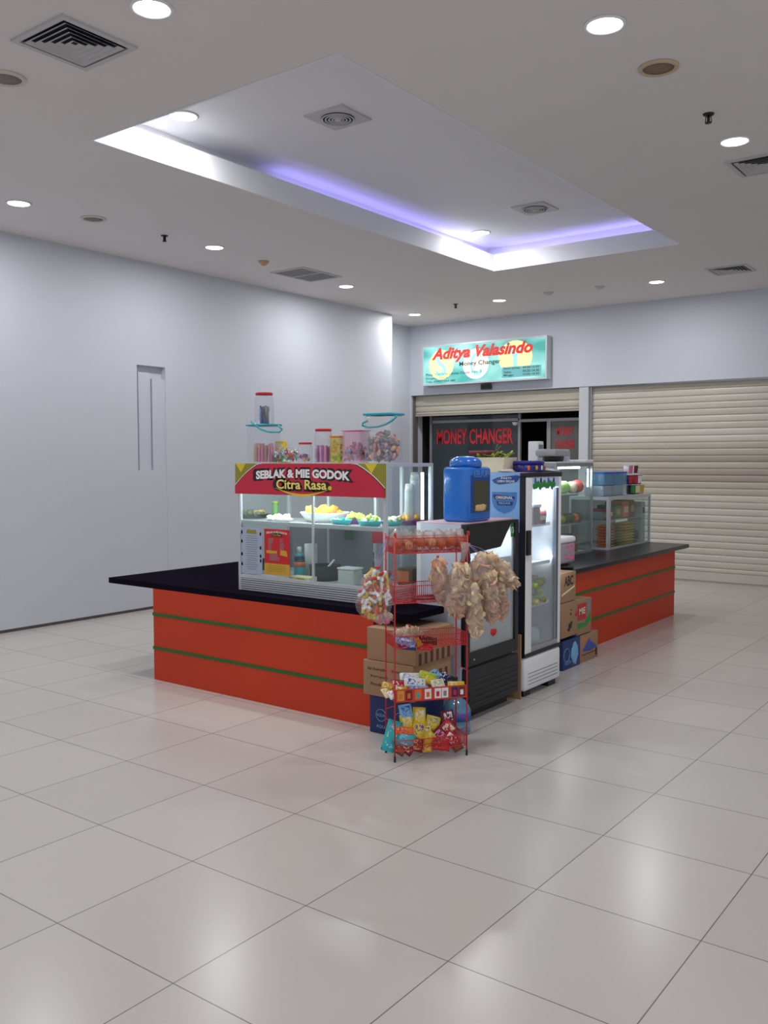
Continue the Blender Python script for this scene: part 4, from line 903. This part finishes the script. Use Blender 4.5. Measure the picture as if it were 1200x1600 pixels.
# on the tall case
zt2 = 1.535+.0125+.001
t = thing('plastic_tray', 'see-through tray of dark hairnets on the tall case', 'tray', (-1.02, 6.38, zt2))
MB().box((-.11, -.18, 0), (.11, .17, .012), whitep, .004).build('tray_base', t); MB().box((-.10, -.17, .06), (.10, .15, .125), clear('grey film', (190, 190, 200), .6, .1, .15, .6), .02).build('cover', t)
MB().blob((0, -.01, .045), (.09, .14, .035), black, 3, .4).build('contents', t)
tag(MB().box((-.05, -.07, 0), (.05, .05, .20), whitep, .008).box((.05, -.05, .05), (.052, .035, .17), C['grey']).build('paper_box', None, (-1.25, 6.49, 1.549)), 'upright white box at the back of the tall case roof', 'box')
tag(MB().lathe((0, 0, 0), [(0, 0), (.035, 0), (.035, .012), (.026, .02), (.026, .10), (.016, .125), (0, .125)], clear('clear jug', (220, 226, 240), .4, .12), 18).build('glass_jar', None, (-1.02, 6.66, zt2)), 'small clear jar at the right of the tray on the tall case', 'jar')
tag(MB().box((-.10, -.09, 0), (.10, .09, .03), whitep, .01).build('food_tray', None, (-.98, 6.86, zt2)), 'flat white tray on the right end of the tall case roof', 'tray')
# tub of pink print on right counter
t = thing('snack_tub', 'white-lidded tub with pink print at the near end of the right counter', 'tub', (-.60, 5.55, ZT+.045))
MB().box((-.12, -.16, 0), (.12, .155, .165), mat('greyish tub', (158, 150, 160), .5), .02).build('body', t)
MB().box((-.125, -.165, .165), (.125, .16, .215), whitep, .022).build('lid', t)
m_ = MB(); R = random.Random(5)
for k in range(22): m_.blob((.1205, R.uniform(-.02, .13), R.uniform(.02, .15)), (.0015, .015, .012), C['pink'], k, .5, 8, 6)
m_.build('pink_print', t)
tag(MB().blob((0, 0, .022), (.15, .2, .022), mat('black film', (20, 20, 22), .25), 5, .4).build('plastic_sheet', None, (-.60, 5.54, ZT+.002)), 'black crumpled plastic under the pink printed tub', 'plastic sheet')

# ================================================================== CARTONS ON THE FLOOR
def carton(name, a, b, mt, lab, deco, cat='carton'):
    t = thing(name, lab, cat, ((a[0]+b[0])/2, (a[1]+b[1])/2, a[2])); w_, d_, h_ = b[0]-a[0], b[1]-a[1], b[2]-a[2]
    MB().box((-w_/2, -d_/2, 0), (w_/2, d_/2, h_), mt, .003).build('carton_body', t)
    MB().box((-w_/2+.002, -.001, h_), (w_/2-.002, .001, h_+.0008), card_d).build('flap_seam', t)
    deco(t, w_/2, d_/2, h_); return t
def d_abc(t, w, d, h):
    lettering('ABC', .15, .075, ink, t, (w+.001, .0, h*.72), SIDE, offset=.03)
    MB().add([(w+.0012, -d*.95, .05), (w+.0012, d*.8, .10), (w+.0012, d*.8, .115), (w+.0012, -d*.95, .065)], [(0, 1, 2, 3)], C['cream']).build('tape', t)
carton('carton', (-.402, 4.985, .515), (-.255, 5.235, .735), card, 'top brown carton marked ABC against the right counter', d_abc)
def d_fig(t, w, d, h):
    m_ = MB()
    for (y, z, r) in ((.01, .08, .03), (.03, .10, .02), (-.01, .055, .02), (.02, .17, .012), (.025, .20, .01)): m_.blob((w+.0005, y, z), (.001, r, r*.7), ink, y*100+z, .7, 10, 8)
    m_.build('printed_mark', t); MB().blob((w+.0005, d*.85, .16), (.001, .02, .02), C['crimson'], 3, .5).build('printed_dot', t)
carton('carton', (-.44, 4.99, .246), (-.255, 5.27, .510), card, 'middle brown carton with a dark printed mark below the ABC one', d_fig)
def d_red(t, w, d, h):
    MB().box((w, -d*.95, h*.42), (w+.001, d*.25, h*.90), C['crimson']).build('red_panel', t)
    MB().prism([(-d*.95, .05), (-d*.95, .10), (0, .085), (d*.85, .16), (d*.85, .09), (d*.3, .055)], 'x', w, w+.0014, C['green']).build('green_panel', t)
    MB().box((w, d*.4, h*.62), (w+.001, d*.9, h*.95), C['grey']).build('grey_panel', t)
    lettering('MIE', .11, .05, C['cream'], t, (w+.0015, -d*.3, h*.68), SIDE, offset=.02)
carton('carton', (-.43, 5.285, .224), (-.265, 5.545, .495), card, 'brown carton with red and green print on the right stack', d_red)
def d_aqua(t, w, d, h):
    MB().blob((w, d*.35, h*.5), (.0015, .06, .09), C['sky'], 3, .4, 14, 10).build('printed_splash', t)
    MB().tube([(w+.001, -d*.55+.05*math.cos(a), h*.5+.05*math.sin(a)) for a in [i*2*PI/16 for i in range(17)]], .002, C['sky'], 5).build('printed_ring', t)
    lettering('AQUA', .11, .03, C['sky'], t, (w+.002, -d*.45, h*.22), SIDE)
navyb = mat('navy carton', (26, 50, 110), .5, vary=.25, scale=10)
carton('water_carton', (-.44, 5.02, 0), (-.255, 5.325, .222), navyb, 'navy water carton on the floor next to the white fridge', d_aqua)
def d_blue(t, w, d, h):
    MB().prism([(-d*.8, .09), (-d*.4, .135), (0, .18), (d*.2, .145), (d*.85, .10), (d*.8, .085), (0, .075)], 'x', w, w+.0012, mat('blue violet ink', (70, 84, 160), .6)).build('printed_mountain', t)
    lettering('Aceh', .16, .04, mat('blue violet ink', (70, 84, 160), .6), t, (w+.002, -.02, .10), SIDE, offset=.02, shear=.3)
    MB().box((w, -d*.8, .055), (w+.001, d*.8, .062), ink).box((w, d*.72, .02), (w+.001, d*.9, .08), ink).build('printed_line', t)
    MB().box((w, -d*.7, h*.8), (w+.001, -d*.4, h*.9), C['orange']).build('orange_dot', t)
carton('carton', (-.43, 5.335, 0), (-.26, 5.665, .215), card, 'brown carton with blue writing, lowest and farthest right', d_blue)
# near the rack
def writing(t, w, d, h):
    k = 0
    for x, wd in ((-w*.45, w*.7), (w*.45, w*.6)):
        for r in range(3): lettering(['Isi bersih', 'Kerupuk', 'Produksi', 'Simpan', 'kering', 'tempat'][k], wd, .018, ink, t, (x+(.02 if r else 0), -d-.001, h*(.78-.22*r)), FRONT, offset=.01); k += 1
    m_ = MB()
    for r in range(6): m_.box((w, -d*.85+r*d*.3, .0), (w+.0012, -d*.85+r*d*.3+d*.14, h*.72), card_d)
    m_.build('side_slot', t)
def slots(t, w, d, h):
    m_ = MB()
    for r in range(6): m_.box((w, -d*.85+r*d*.3, .0), (w+.0012, -d*.85+r*d*.3+d*.14, h*.35), card_d)
    m_.build('side_slot', t)
carton('carton', (-.525, 2.96, .222), (-.17, 3.35, .425), card, 'brown carton with writing behind the wire rack', writing)
carton('carton', (-.505, 2.97, .427), (-.16, 3.36, .615), card, 'plain brown carton on top of the pile behind the rack', slots)
def d_wat(t, w, d, h):
    for cx in (-w*.45, w*.45):
        MB().tube([(cx+.035*math.cos(a), -d-.001, h*.5+.035*math.sin(a)) for a in [i*2*PI/16 for i in range(17)]], .0016, C['sky'], 5).build('printed_ring', t)
    lettering('AQUA', .08, .02, C['sky'], t, (-w*.4, -d-.002, h*.2), FRONT); lettering('AQUA', .06, .02, C['sky'], t, (-w*.45, -d-.002, h*.5), FRONT)
carton('water_carton', (-.49, 2.975, 0), (-.19, 3.30, .220), mat('dark navy carton', (24, 38, 92), .5, vary=.2, scale=10), 'navy water carton on the floor behind the wire rack', d_wat)
t = thing('water_jug', 'light blue plastic water bottle on the floor between rack and black fridge', 'bottle', (-.075, 3.265, 0))
wj = clear('blue water plastic', (120, 180, 214), .45, .12, .1)
MB().lathe((0, 0, 0), [(0, 0), (.07, 0), (.08, .01), (.08, .05), (.076, .06), (.08, .07), (.08, .14), (.074, .155), (.05, .19), (.024, .205), (.024, .225), (0, .225)], wj, 24).build('bottle_body', t)
MB().lathe((0, 0, .08), [(.081, 0), (.081, .05)], mat('bottle label', (50, 90, 170), .5, vary=.3, scale=20), 24).build('bottle_label', t)

# ================================================================== RED WIRE RACK
RA = Vector((-.053, 2.626, 0)); RZ = math.atan2(.8, .6); RW, RD, RH = .402, .165, 1.19
rk = thing('wire_rack', 'red five-tier wire snack rack in front of the cartons', 'rack', RA, RZ)
for x in (0, RW):
    for y in (0, RD):
        p = MB().cyl((x, y, .02), (x, y, RH), .0042, red_wire, 8)
        if y == 0: p.tube([(x, 0, RH-.002), (x, -.004, RH+.012), (x, -.02, RH+.012), (x, -.022, RH-.01)], .0042, red_wire)
        p = p.build('post', rk); MB().cyl((x, y, 0), (x, y, .03), .0062, black, 8).build('rubber_foot', p)
for z in (.19, .46, .74, .99):
    for x in (0, RW): MB().cyl((x, 0, z), (x, RD, z), .0022, red_wire, 5).build('brace', rk)
MB().cyl((0, 0, .30), (0, RD, .24), .002, red_wire, 5).build('brace', rk); MB().cyl((RW, 0, .15), (RW, RD, .09), .002, red_wire, 5).build('brace', rk)
tiers = [(.055, .055), (.315, .055), (.600, .062), (.835, .09), (1.095, .078)]
for (z, h) in tiers:
    m_ = MB(); e = .003; r = .0013
    for zz in (z, z+h):
        m_.cyl((e, e, zz), (RW-e, e, zz), .0026, red_wire, 5).cyl((e, RD-e, zz), (RW-e, RD-e, zz), .0022, red_wire, 5).cyl((e, e, zz), (e, RD-e, zz), .0022, red_wire, 5).cyl((RW-e, e, zz), (RW-e, RD-e, zz), .0022, red_wire, 5)
    m_.cyl((e, e, z+h*.5), (RW-e, e, z+h*.5), .0012, red_wire, 4)
    n = 36
    for i in range(n+1):
        x = e+(RW-2*e)*i/n; m_.cyl((x, e, z), (x, e, z+h), r, red_wire, 4).cyl((x, RD-e, z), (x, RD-e, z+h), r, red_wire, 4)
        if i % 2 == 0: m_.cyl((x, e, z), (x, RD-e, z), r, red_wire, 4)
    for j in range(1, 14):
        y = e+(RD-2*e)*j/14; m_.cyl((e, y, z), (e, y, z+h), r, red_wire, 4).cyl((RW-e, y, z), (RW-e, y, z+h), r, red_wire, 4)
    for j in (1, 2, 3): m_.cyl((e, RD*j/4, z), (RW-e, RD*j/4, z), .002, red_wire, 4)
    m_.build('wire_basket', rk)
# price strip on the fourth tier
st = MB().box((.004, -.008, .318), (RW-.004, -.0045, .385), mat('price strip', (206, 60, 44), .5)).build('price_strip', rk)
for k, (x, c1, c2) in enumerate(((.03, 'gold', 'orange'), (.075, 'maroon', 'orange'), (.125, 'orange', 'teal'), (.18, 'white', 'orange'), (.235, 'white', 'red'), (.275, 'white', 'grey'), (.33, 'navy', 'red'), (.37, 'maroon', 'white'))):
    MB().box((x-.018, -.0095, .325), (x+.018, -.008, .378), C[c1]).box((x-.009, -.0105, .335), (x+.008, -.0095, .362), C[c2]).build('price_tag', st)
RM = Matrix.Translation(RA) @ Matrix.Rotation(RZ, 4, 'Z')
def on_rack(px, py, ly):   # photo pixel -> point on the plane y=ly of the rack
    nrm = RM.to_3x3() @ Vector((0, 1, 0)); o0 = RM @ Vector((0, ly, 0)); d = ray(px, py); k = (o0-CAM).dot(nrm)/d.dot(nrm); return CAM+d*k
def rpacket(c1, c2, px, py, ly, w_, h_, tilt, lean, lab, thick=.022):
    p = on_rack(px, py, ly)
    M = Matrix.Translation(p) @ Matrix.Rotation(RZ-.05, 4, 'Z') @ Matrix.Rotation(PI/2-lean, 4, 'X') @ Matrix.Rotation(tilt+PI/2, 4, 'Z') @ Matrix.Translation((0, 0, -thick/2))
    o = packet('snack_packet', c1, c2, (round(h_, 3), round(w_, 3), thick), (0, 0, 0), (0, 0, 0), lab, 'snack packets on the red wire rack', 'snack packet'); o.matrix_world = M; return o
K = .0036
bottom = [('teal', 'teal', 612, 1150, .05, 22, 46, -.35, 'teal packet standing at the left end of the bottom tier'), ('teal', 'sky', 634, 1156, .03, 22, 26, 1.2, 'teal packet lying left on the bottom tier under an orange one'),
 ('orange', 'red', 632, 1142, .045, 12, 28, 1.45, 'thin orange packet across the left of the bottom tier'), ('sky', 'blue', 634, 1112, .12, 20, 22, .1, 'light blue packet at the back left of the bottom tier'),
 ('yellow', 'cream', 636, 1130, .10, 20, 26, .1, 'yellow packet with pale label, left of the tallest yellow one'), ('yellow', 'white', 655, 1121, .12, 20, 30, -.1, 'tallest yellow packet at the back of the bottom tier'),
 ('yellow', 'purple', 653, 1142, .07, 20, 26, -.4, 'yellow packet with purple label in the middle of the bottom tier'), ('yellow', 'grey', 676, 1130, .11, 22, 22, -.3, 'yellow packet with grey label right of centre, bottom tier'),
 ('cream', 'brown', 667, 1145, .08, 14, 20, .1, 'cream packet in the centre of the bottom tier'), ('yellow', 'gold', 669, 1156, .05, 18, 26, -.8, 'golden packet leaning at the front centre of the bottom tier'),
 ('maroon', 'cream', 638, 1168, .02, 20, 18, .9, 'maroon and cream packet at the front left of the bottom tier'), ('maroon', 'gold', 652, 1164, .02, 20, 18, 1.3, 'maroon and gold packet in the bottom tier front row'),
 ('brown', 'red', 625, 1172, .015, 14, 16, 1.0, 'brown packet at the front left corner of the bottom tier'), ('maroon', 'white', 700, 1122, .12, 20, 24, .1, 'maroon packet with white label at the back right of the bottom tier'),
 ('crimson', 'cream', 698, 1141, .08, 24, 28, -.8, 'crimson packet with cream label at right of the bottom tier'), ('maroon', 'pink', 684, 1150, .06, 20, 26, -.9, 'maroon packet with pink label right of the golden one'),
 ('crimson', 'white', 705, 1155, .04, 20, 24, .8, 'crimson and white packet at the far right of the bottom tier'), ('red', 'maroon', 689, 1163, .02, 18, 26, 1.4, 'red packet lying at the front right of the bottom tier'),
 ('brown', 'crimson', 713, 1163, .03, 16, 20, .4, 'brown packet at the right corner of the bottom tier'), ('gold', 'brown', 667, 1168, .012, 14, 14, .0, 'small gold packet at the front middle of the bottom tier')]
for (a, b, px, py, ly, w_, h_, tl, lab) in bottom: rpacket(a, b, px, py, ly, w_*K, h_*K, tl, .35, lab)
mid = [('white', 'blue', 648, 1066, .05, 14, 32, 1.45, 'white and blue packet lying across the fourth tier'), ('sky', 'blue', 655, 1077, .02, 11, 28, 1.5, 'bright blue packet at the front of the fourth tier'),
 ('white', 'sky', 640, 1057, .11, 12, 30, 1.5, 'white packet at the back left of the fourth tier'), ('lime', 'yellow', 668, 1057, .10, 16, 26, 1.2, 'lime packet at the back of the fourth tier'),
 ('yellow', 'lime', 675, 1064, .07, 14, 22, 1.0, 'yellow packet in the middle of the fourth tier'), ('white', 'lime', 685, 1071, .03, 20, 20, .1, 'white packet with green label right of centre, fourth tier'),
 ('sky', 'navy', 681, 1053, .12, 12, 16, .5, 'small blue packet at the back of the fourth tier'), ('navy', 'white', 693, 1058, .11, 16, 18, .2, 'navy packet at the back right of the fourth tier'),
 ('yellow', 'white', 713, 1071, .04, 14, 26, 1.5, 'yellow and white packet at the right end of the fourth tier'), ('black', 'navy', 705, 1062, .10, 14, 20, 1.3, 'black packet behind the yellow one on the fourth tier'),
 ('gold', 'cream', 606, 1072, .08, 12, 18, 1.2, 'gold packet at the left end of the fourth tier'), ('crimson', 'white', 622, 1070, .08, 14, 22, 1.4, 'crimson packet near the left post of the fourth tier'),
 ('gold', 'white', 626, 1078, .03, 12, 20, 1.5, 'gold packet at the front left of the fourth tier'), ('cream', 'gold', 604, 1082, .06, 12, 16, .4, 'cream packet beside the left posts of the fourth tier'), ('white', 'pink', 612, 1086, .03, 10, 14, .3, 'small white and pink packet at the left edge of the fourth tier')]
for (a, b, px, py, ly, w_, h_, tl, lab) in mid: rpacket(a, b, px, py, ly, w_*K, h_*K, tl, .7, lab)
third = [('sky', 'blue', 633, 1002, .03, 14, 32, 1.2, 'blue and white packet on the third tier'), ('navy', 'pink', 636, 1011, .015, 10, 26, 1.4, 'navy packet under the blue one on the third tier'), ('white', 'blue', 645, 1000, .05, 9, 16, 1.0, 'small white packet beside the blue one on the third tier'),
 ('gold', 'orange', 653, 1003, .03, 10, 16, .3, 'gold packet in the middle of the third tier'), ('red', 'crimson', 664, 1011, .02, 12, 24, 1.5, 'red packet lying on the third tier'), ('black', 'brown', 668, 1000, .06, 14, 28, 1.3, 'black packet on the third tier')]
for (a, b, px, py, ly, w_, h_, tl, lab) in third: rpacket(a, b, px, py, ly, w_*K, h_*K, tl, .8, lab)
# cracker bags
film2 = clear('bag film', (226, 208, 198), .20, .12, .2, .5)
crk = [mat('cracker', (222, 192, 150), .6, vary=.2, scale=25), mat('cracker pink', (222, 176, 150), .6, vary=.2, scale=25), mat('cracker pale', (232, 212, 176), .6, vary=.15, scale=25)]
def cracker_bag(px, py, ly, w_, h_, tilt, lab, n=26, mats_=None, tail=0, r=.021, group='bags of crackers hanging from the red rack', extra=None, cat='bag of crackers'):
    p = on_rack(px, py, ly); t = thing('cracker_bag', lab, cat, p, RZ, group); a, b = w_*K/2, h_*K/2; d_ = min(a, .05)
    t.rotation_euler = (0, tilt, RZ)
    m_ = MB(); rings = []
    prof = [(-1.0, .25), (-.92, .6), (-.7, .9), (-.35, 1.0), (.0, .98), (.35, .9), (.65, .7), (.85, .38), (1.0, .12)]
    if tail: prof += [(1.0+tail*.4, .18), (1.0+tail, .35)]
    for i, (zz, rr) in enumerate(prof):
        rings.append([(a*rr*math.cos(2*PI*j/16)*(1+.10*noise.noise(Vector((i, j*.7, px)))), d_*rr*math.sin(2*PI*j/16)*(1+.2*noise.noise(Vector((i, j*.7, py)))), b*zz) for j in range(16)])
    m_.loft(rings, film if extra else film2, True, True).build('bag_film', t)
    R = random.Random(int(px*7+py)); m_ = MB(); mats_ = mats_ or crk; n = int(n*1.35)
    for k in range(n):
        zz = R.uniform(-.9, .8); rr = .82*math.sqrt(max(.05, 1-zz*zz)); ang = R.random()*6.3; q = R.uniform(.35, .88)
        m_.T = Matrix.Translation((a*rr*q*math.cos(ang), d_*rr*q*math.sin(ang), b*zz)) @ Euler((R.random()*3, R.random()*3, R.random()*3)).to_matrix().to_4x4()
        if extra: m_.box((-r*1.4, -r*.45, -r*.45), (r*1.4, r*.45, r*.45), mats_[R.randrange(len(mats_))], r*.3)
        else: m_.blob((0, 0, 0), (r*1.5, r*1.1, r*.4), mats_[R.randrange(len(mats_))], k, .9, 12, 7, 3.5)
    m_.T = Matrix.Identity(4); m_.build('crackers' if not extra else 'sweets', t)
    MB().tube([(0, 0, b*1.0-.004), (0, 0, b*1.0+.006)], max(.005, a*.16), mat('band', (200, 60, 60), .5), 8).build('tie_band', t)
    return t
cracker_bag(717, 920, -.05, 46, 80, .15, 'large front bag of pinkish crackers with a knotted clear top', 60, tail=.7)
cracker_bag(688, 905, -.02, 28, 66, -.12, 'small bag of orange brown crackers at the left of the hanging bunch', 26, [crk[0], crk[1], mat('cracker orange', (206, 130, 80), .6)])
cracker_bag(741, 950, -.07, 24, 82, -.06, 'long narrow bag of pale crackers hanging lowest in the bunch', 36, [crk[2], crk[0]])
cracker_bag(765, 928, -.03, 30, 84, -.10, 'long bag of crackers right of the lowest one', 44)
cracker_bag(783, 932, .02, 22, 66, -.12, 'thin bag of crackers at the far right of the bunch', 26)
cracker_bag(753, 890, -.01, 44, 50, .6, 'upper bag of crackers below the green print', 34)
cracker_bag(783, 890, .0, 24, 70, -.75, 'slanting bag of crackers pointing at the fridge door', 34, [crk[2], crk[0]])
cracker_bag(586, 927, -.015, 56, 74, .1, 'clear bag of yellow, red and white sticks hanging left of the rack', 110, [C['yellow'], C['yellow'], C['yellow'], C['red'], C['white'], C['crimson'], C['orange'], C['white']], tail=.35, r=.018, group='', extra=True, cat='bag of sweets')
cracker_bag(597, 963, -.01, 34, 16, .0, 'small pale packet at the foot of the hanging stick bag', 14, [C['white'], C['pink'], crk[2]], r=.012)
cracker_bag(638, 987, .08, 50, 17, .0, 'flat bag of tan crackers lying on the third tier', 22, r=.014, group='')
# strings
sm_ = mat('violet string', (150, 130, 190), .6)
m_ = MB(); q0 = on_rack(604, 842, -.003); q1 = on_rack(590, 893, -.012)
for k in range(3): m_.tube([q0, q0.lerp(q1, .3)+Vector((.015*k-.02, 0, -.0)), q0.lerp(q1, .7)+Vector((-.02+.012*k, 0, 0)), q1], .0015, sm_, 5)
tag(m_.build('hanging_string'), 'violet strings tying the stick bag to the rack', 'string')
m_ = MB(); q0 = on_rack(731, 850, -.004)
for (u, v, k) in ((716, 885, -.04), (741, 910, -.05), (765, 888, -.02), (753, 870, -.01), (772, 870, .0)): m_.tube([q0, q0.lerp(on_rack(u, v, k), .5)+Vector((0, 0, .01)), on_rack(u, v, k)], .0014, sm_, 5)
tag(m_.build('hanging_string'), 'thin strings tying the cracker bags to the right post', 'string')
# bread on the top tier
bread = [mat('toasted bun', (196, 112, 56), .6, vary=.3, scale=20), mat('pale bun', (222, 176, 124), .6, vary=.2, scale=20)]
tops = [(.03, 'first'), (.09, 'second'), (.15, 'third'), (.21, 'fourth'), (.27, 'fifth'), (.33, 'sixth'), (.38, 'last')]
for k, (x, w1) in enumerate(tops):
    t = thing('bread_pack', 'clear pack of orange buns on the top tier, %s from the left post' % w1, 'bread pack', RM @ Vector((x, .075, 1.099)), RZ, 'bread packs on the top tier')
    MB().blob((0, 0, .056), (.034, .065, .056), film2, k, .45, 16, 10).build('pack_film', t)
    m_ = MB(); R = random.Random(k+3)
    for j in range(5): m_.blob((R.uniform(-.008, .008), -.045+j*.022, .032+R.uniform(0, .02)), (.022, .02, .024), bread[(k+j) % 2 if k < 4 else 0], j+k, .3, 10, 7)
    m_.build('bun', t)
# red tray lying on the second tier
tag(MB().lathe((0, 0, 0), [(0, 0), (.92, 0), (1, .012), (1.03, .012), (.95, .003), (0, .003)], mat('dark red tray', (134, 26, 40), .4), 28, .13, .06).build('serving_tray', None, RM @ Vector((.24, .08, .842)), (0, 0, RZ)), 'dark red oval tray lying on the second tier of the rack', 'tray')

# everything not built as a thing stays in the collection; drop empty groups
for o in bpy.data.objects:
    if o.get('group') == '': del o['group']
    if o.get('label') == '': del o['label']
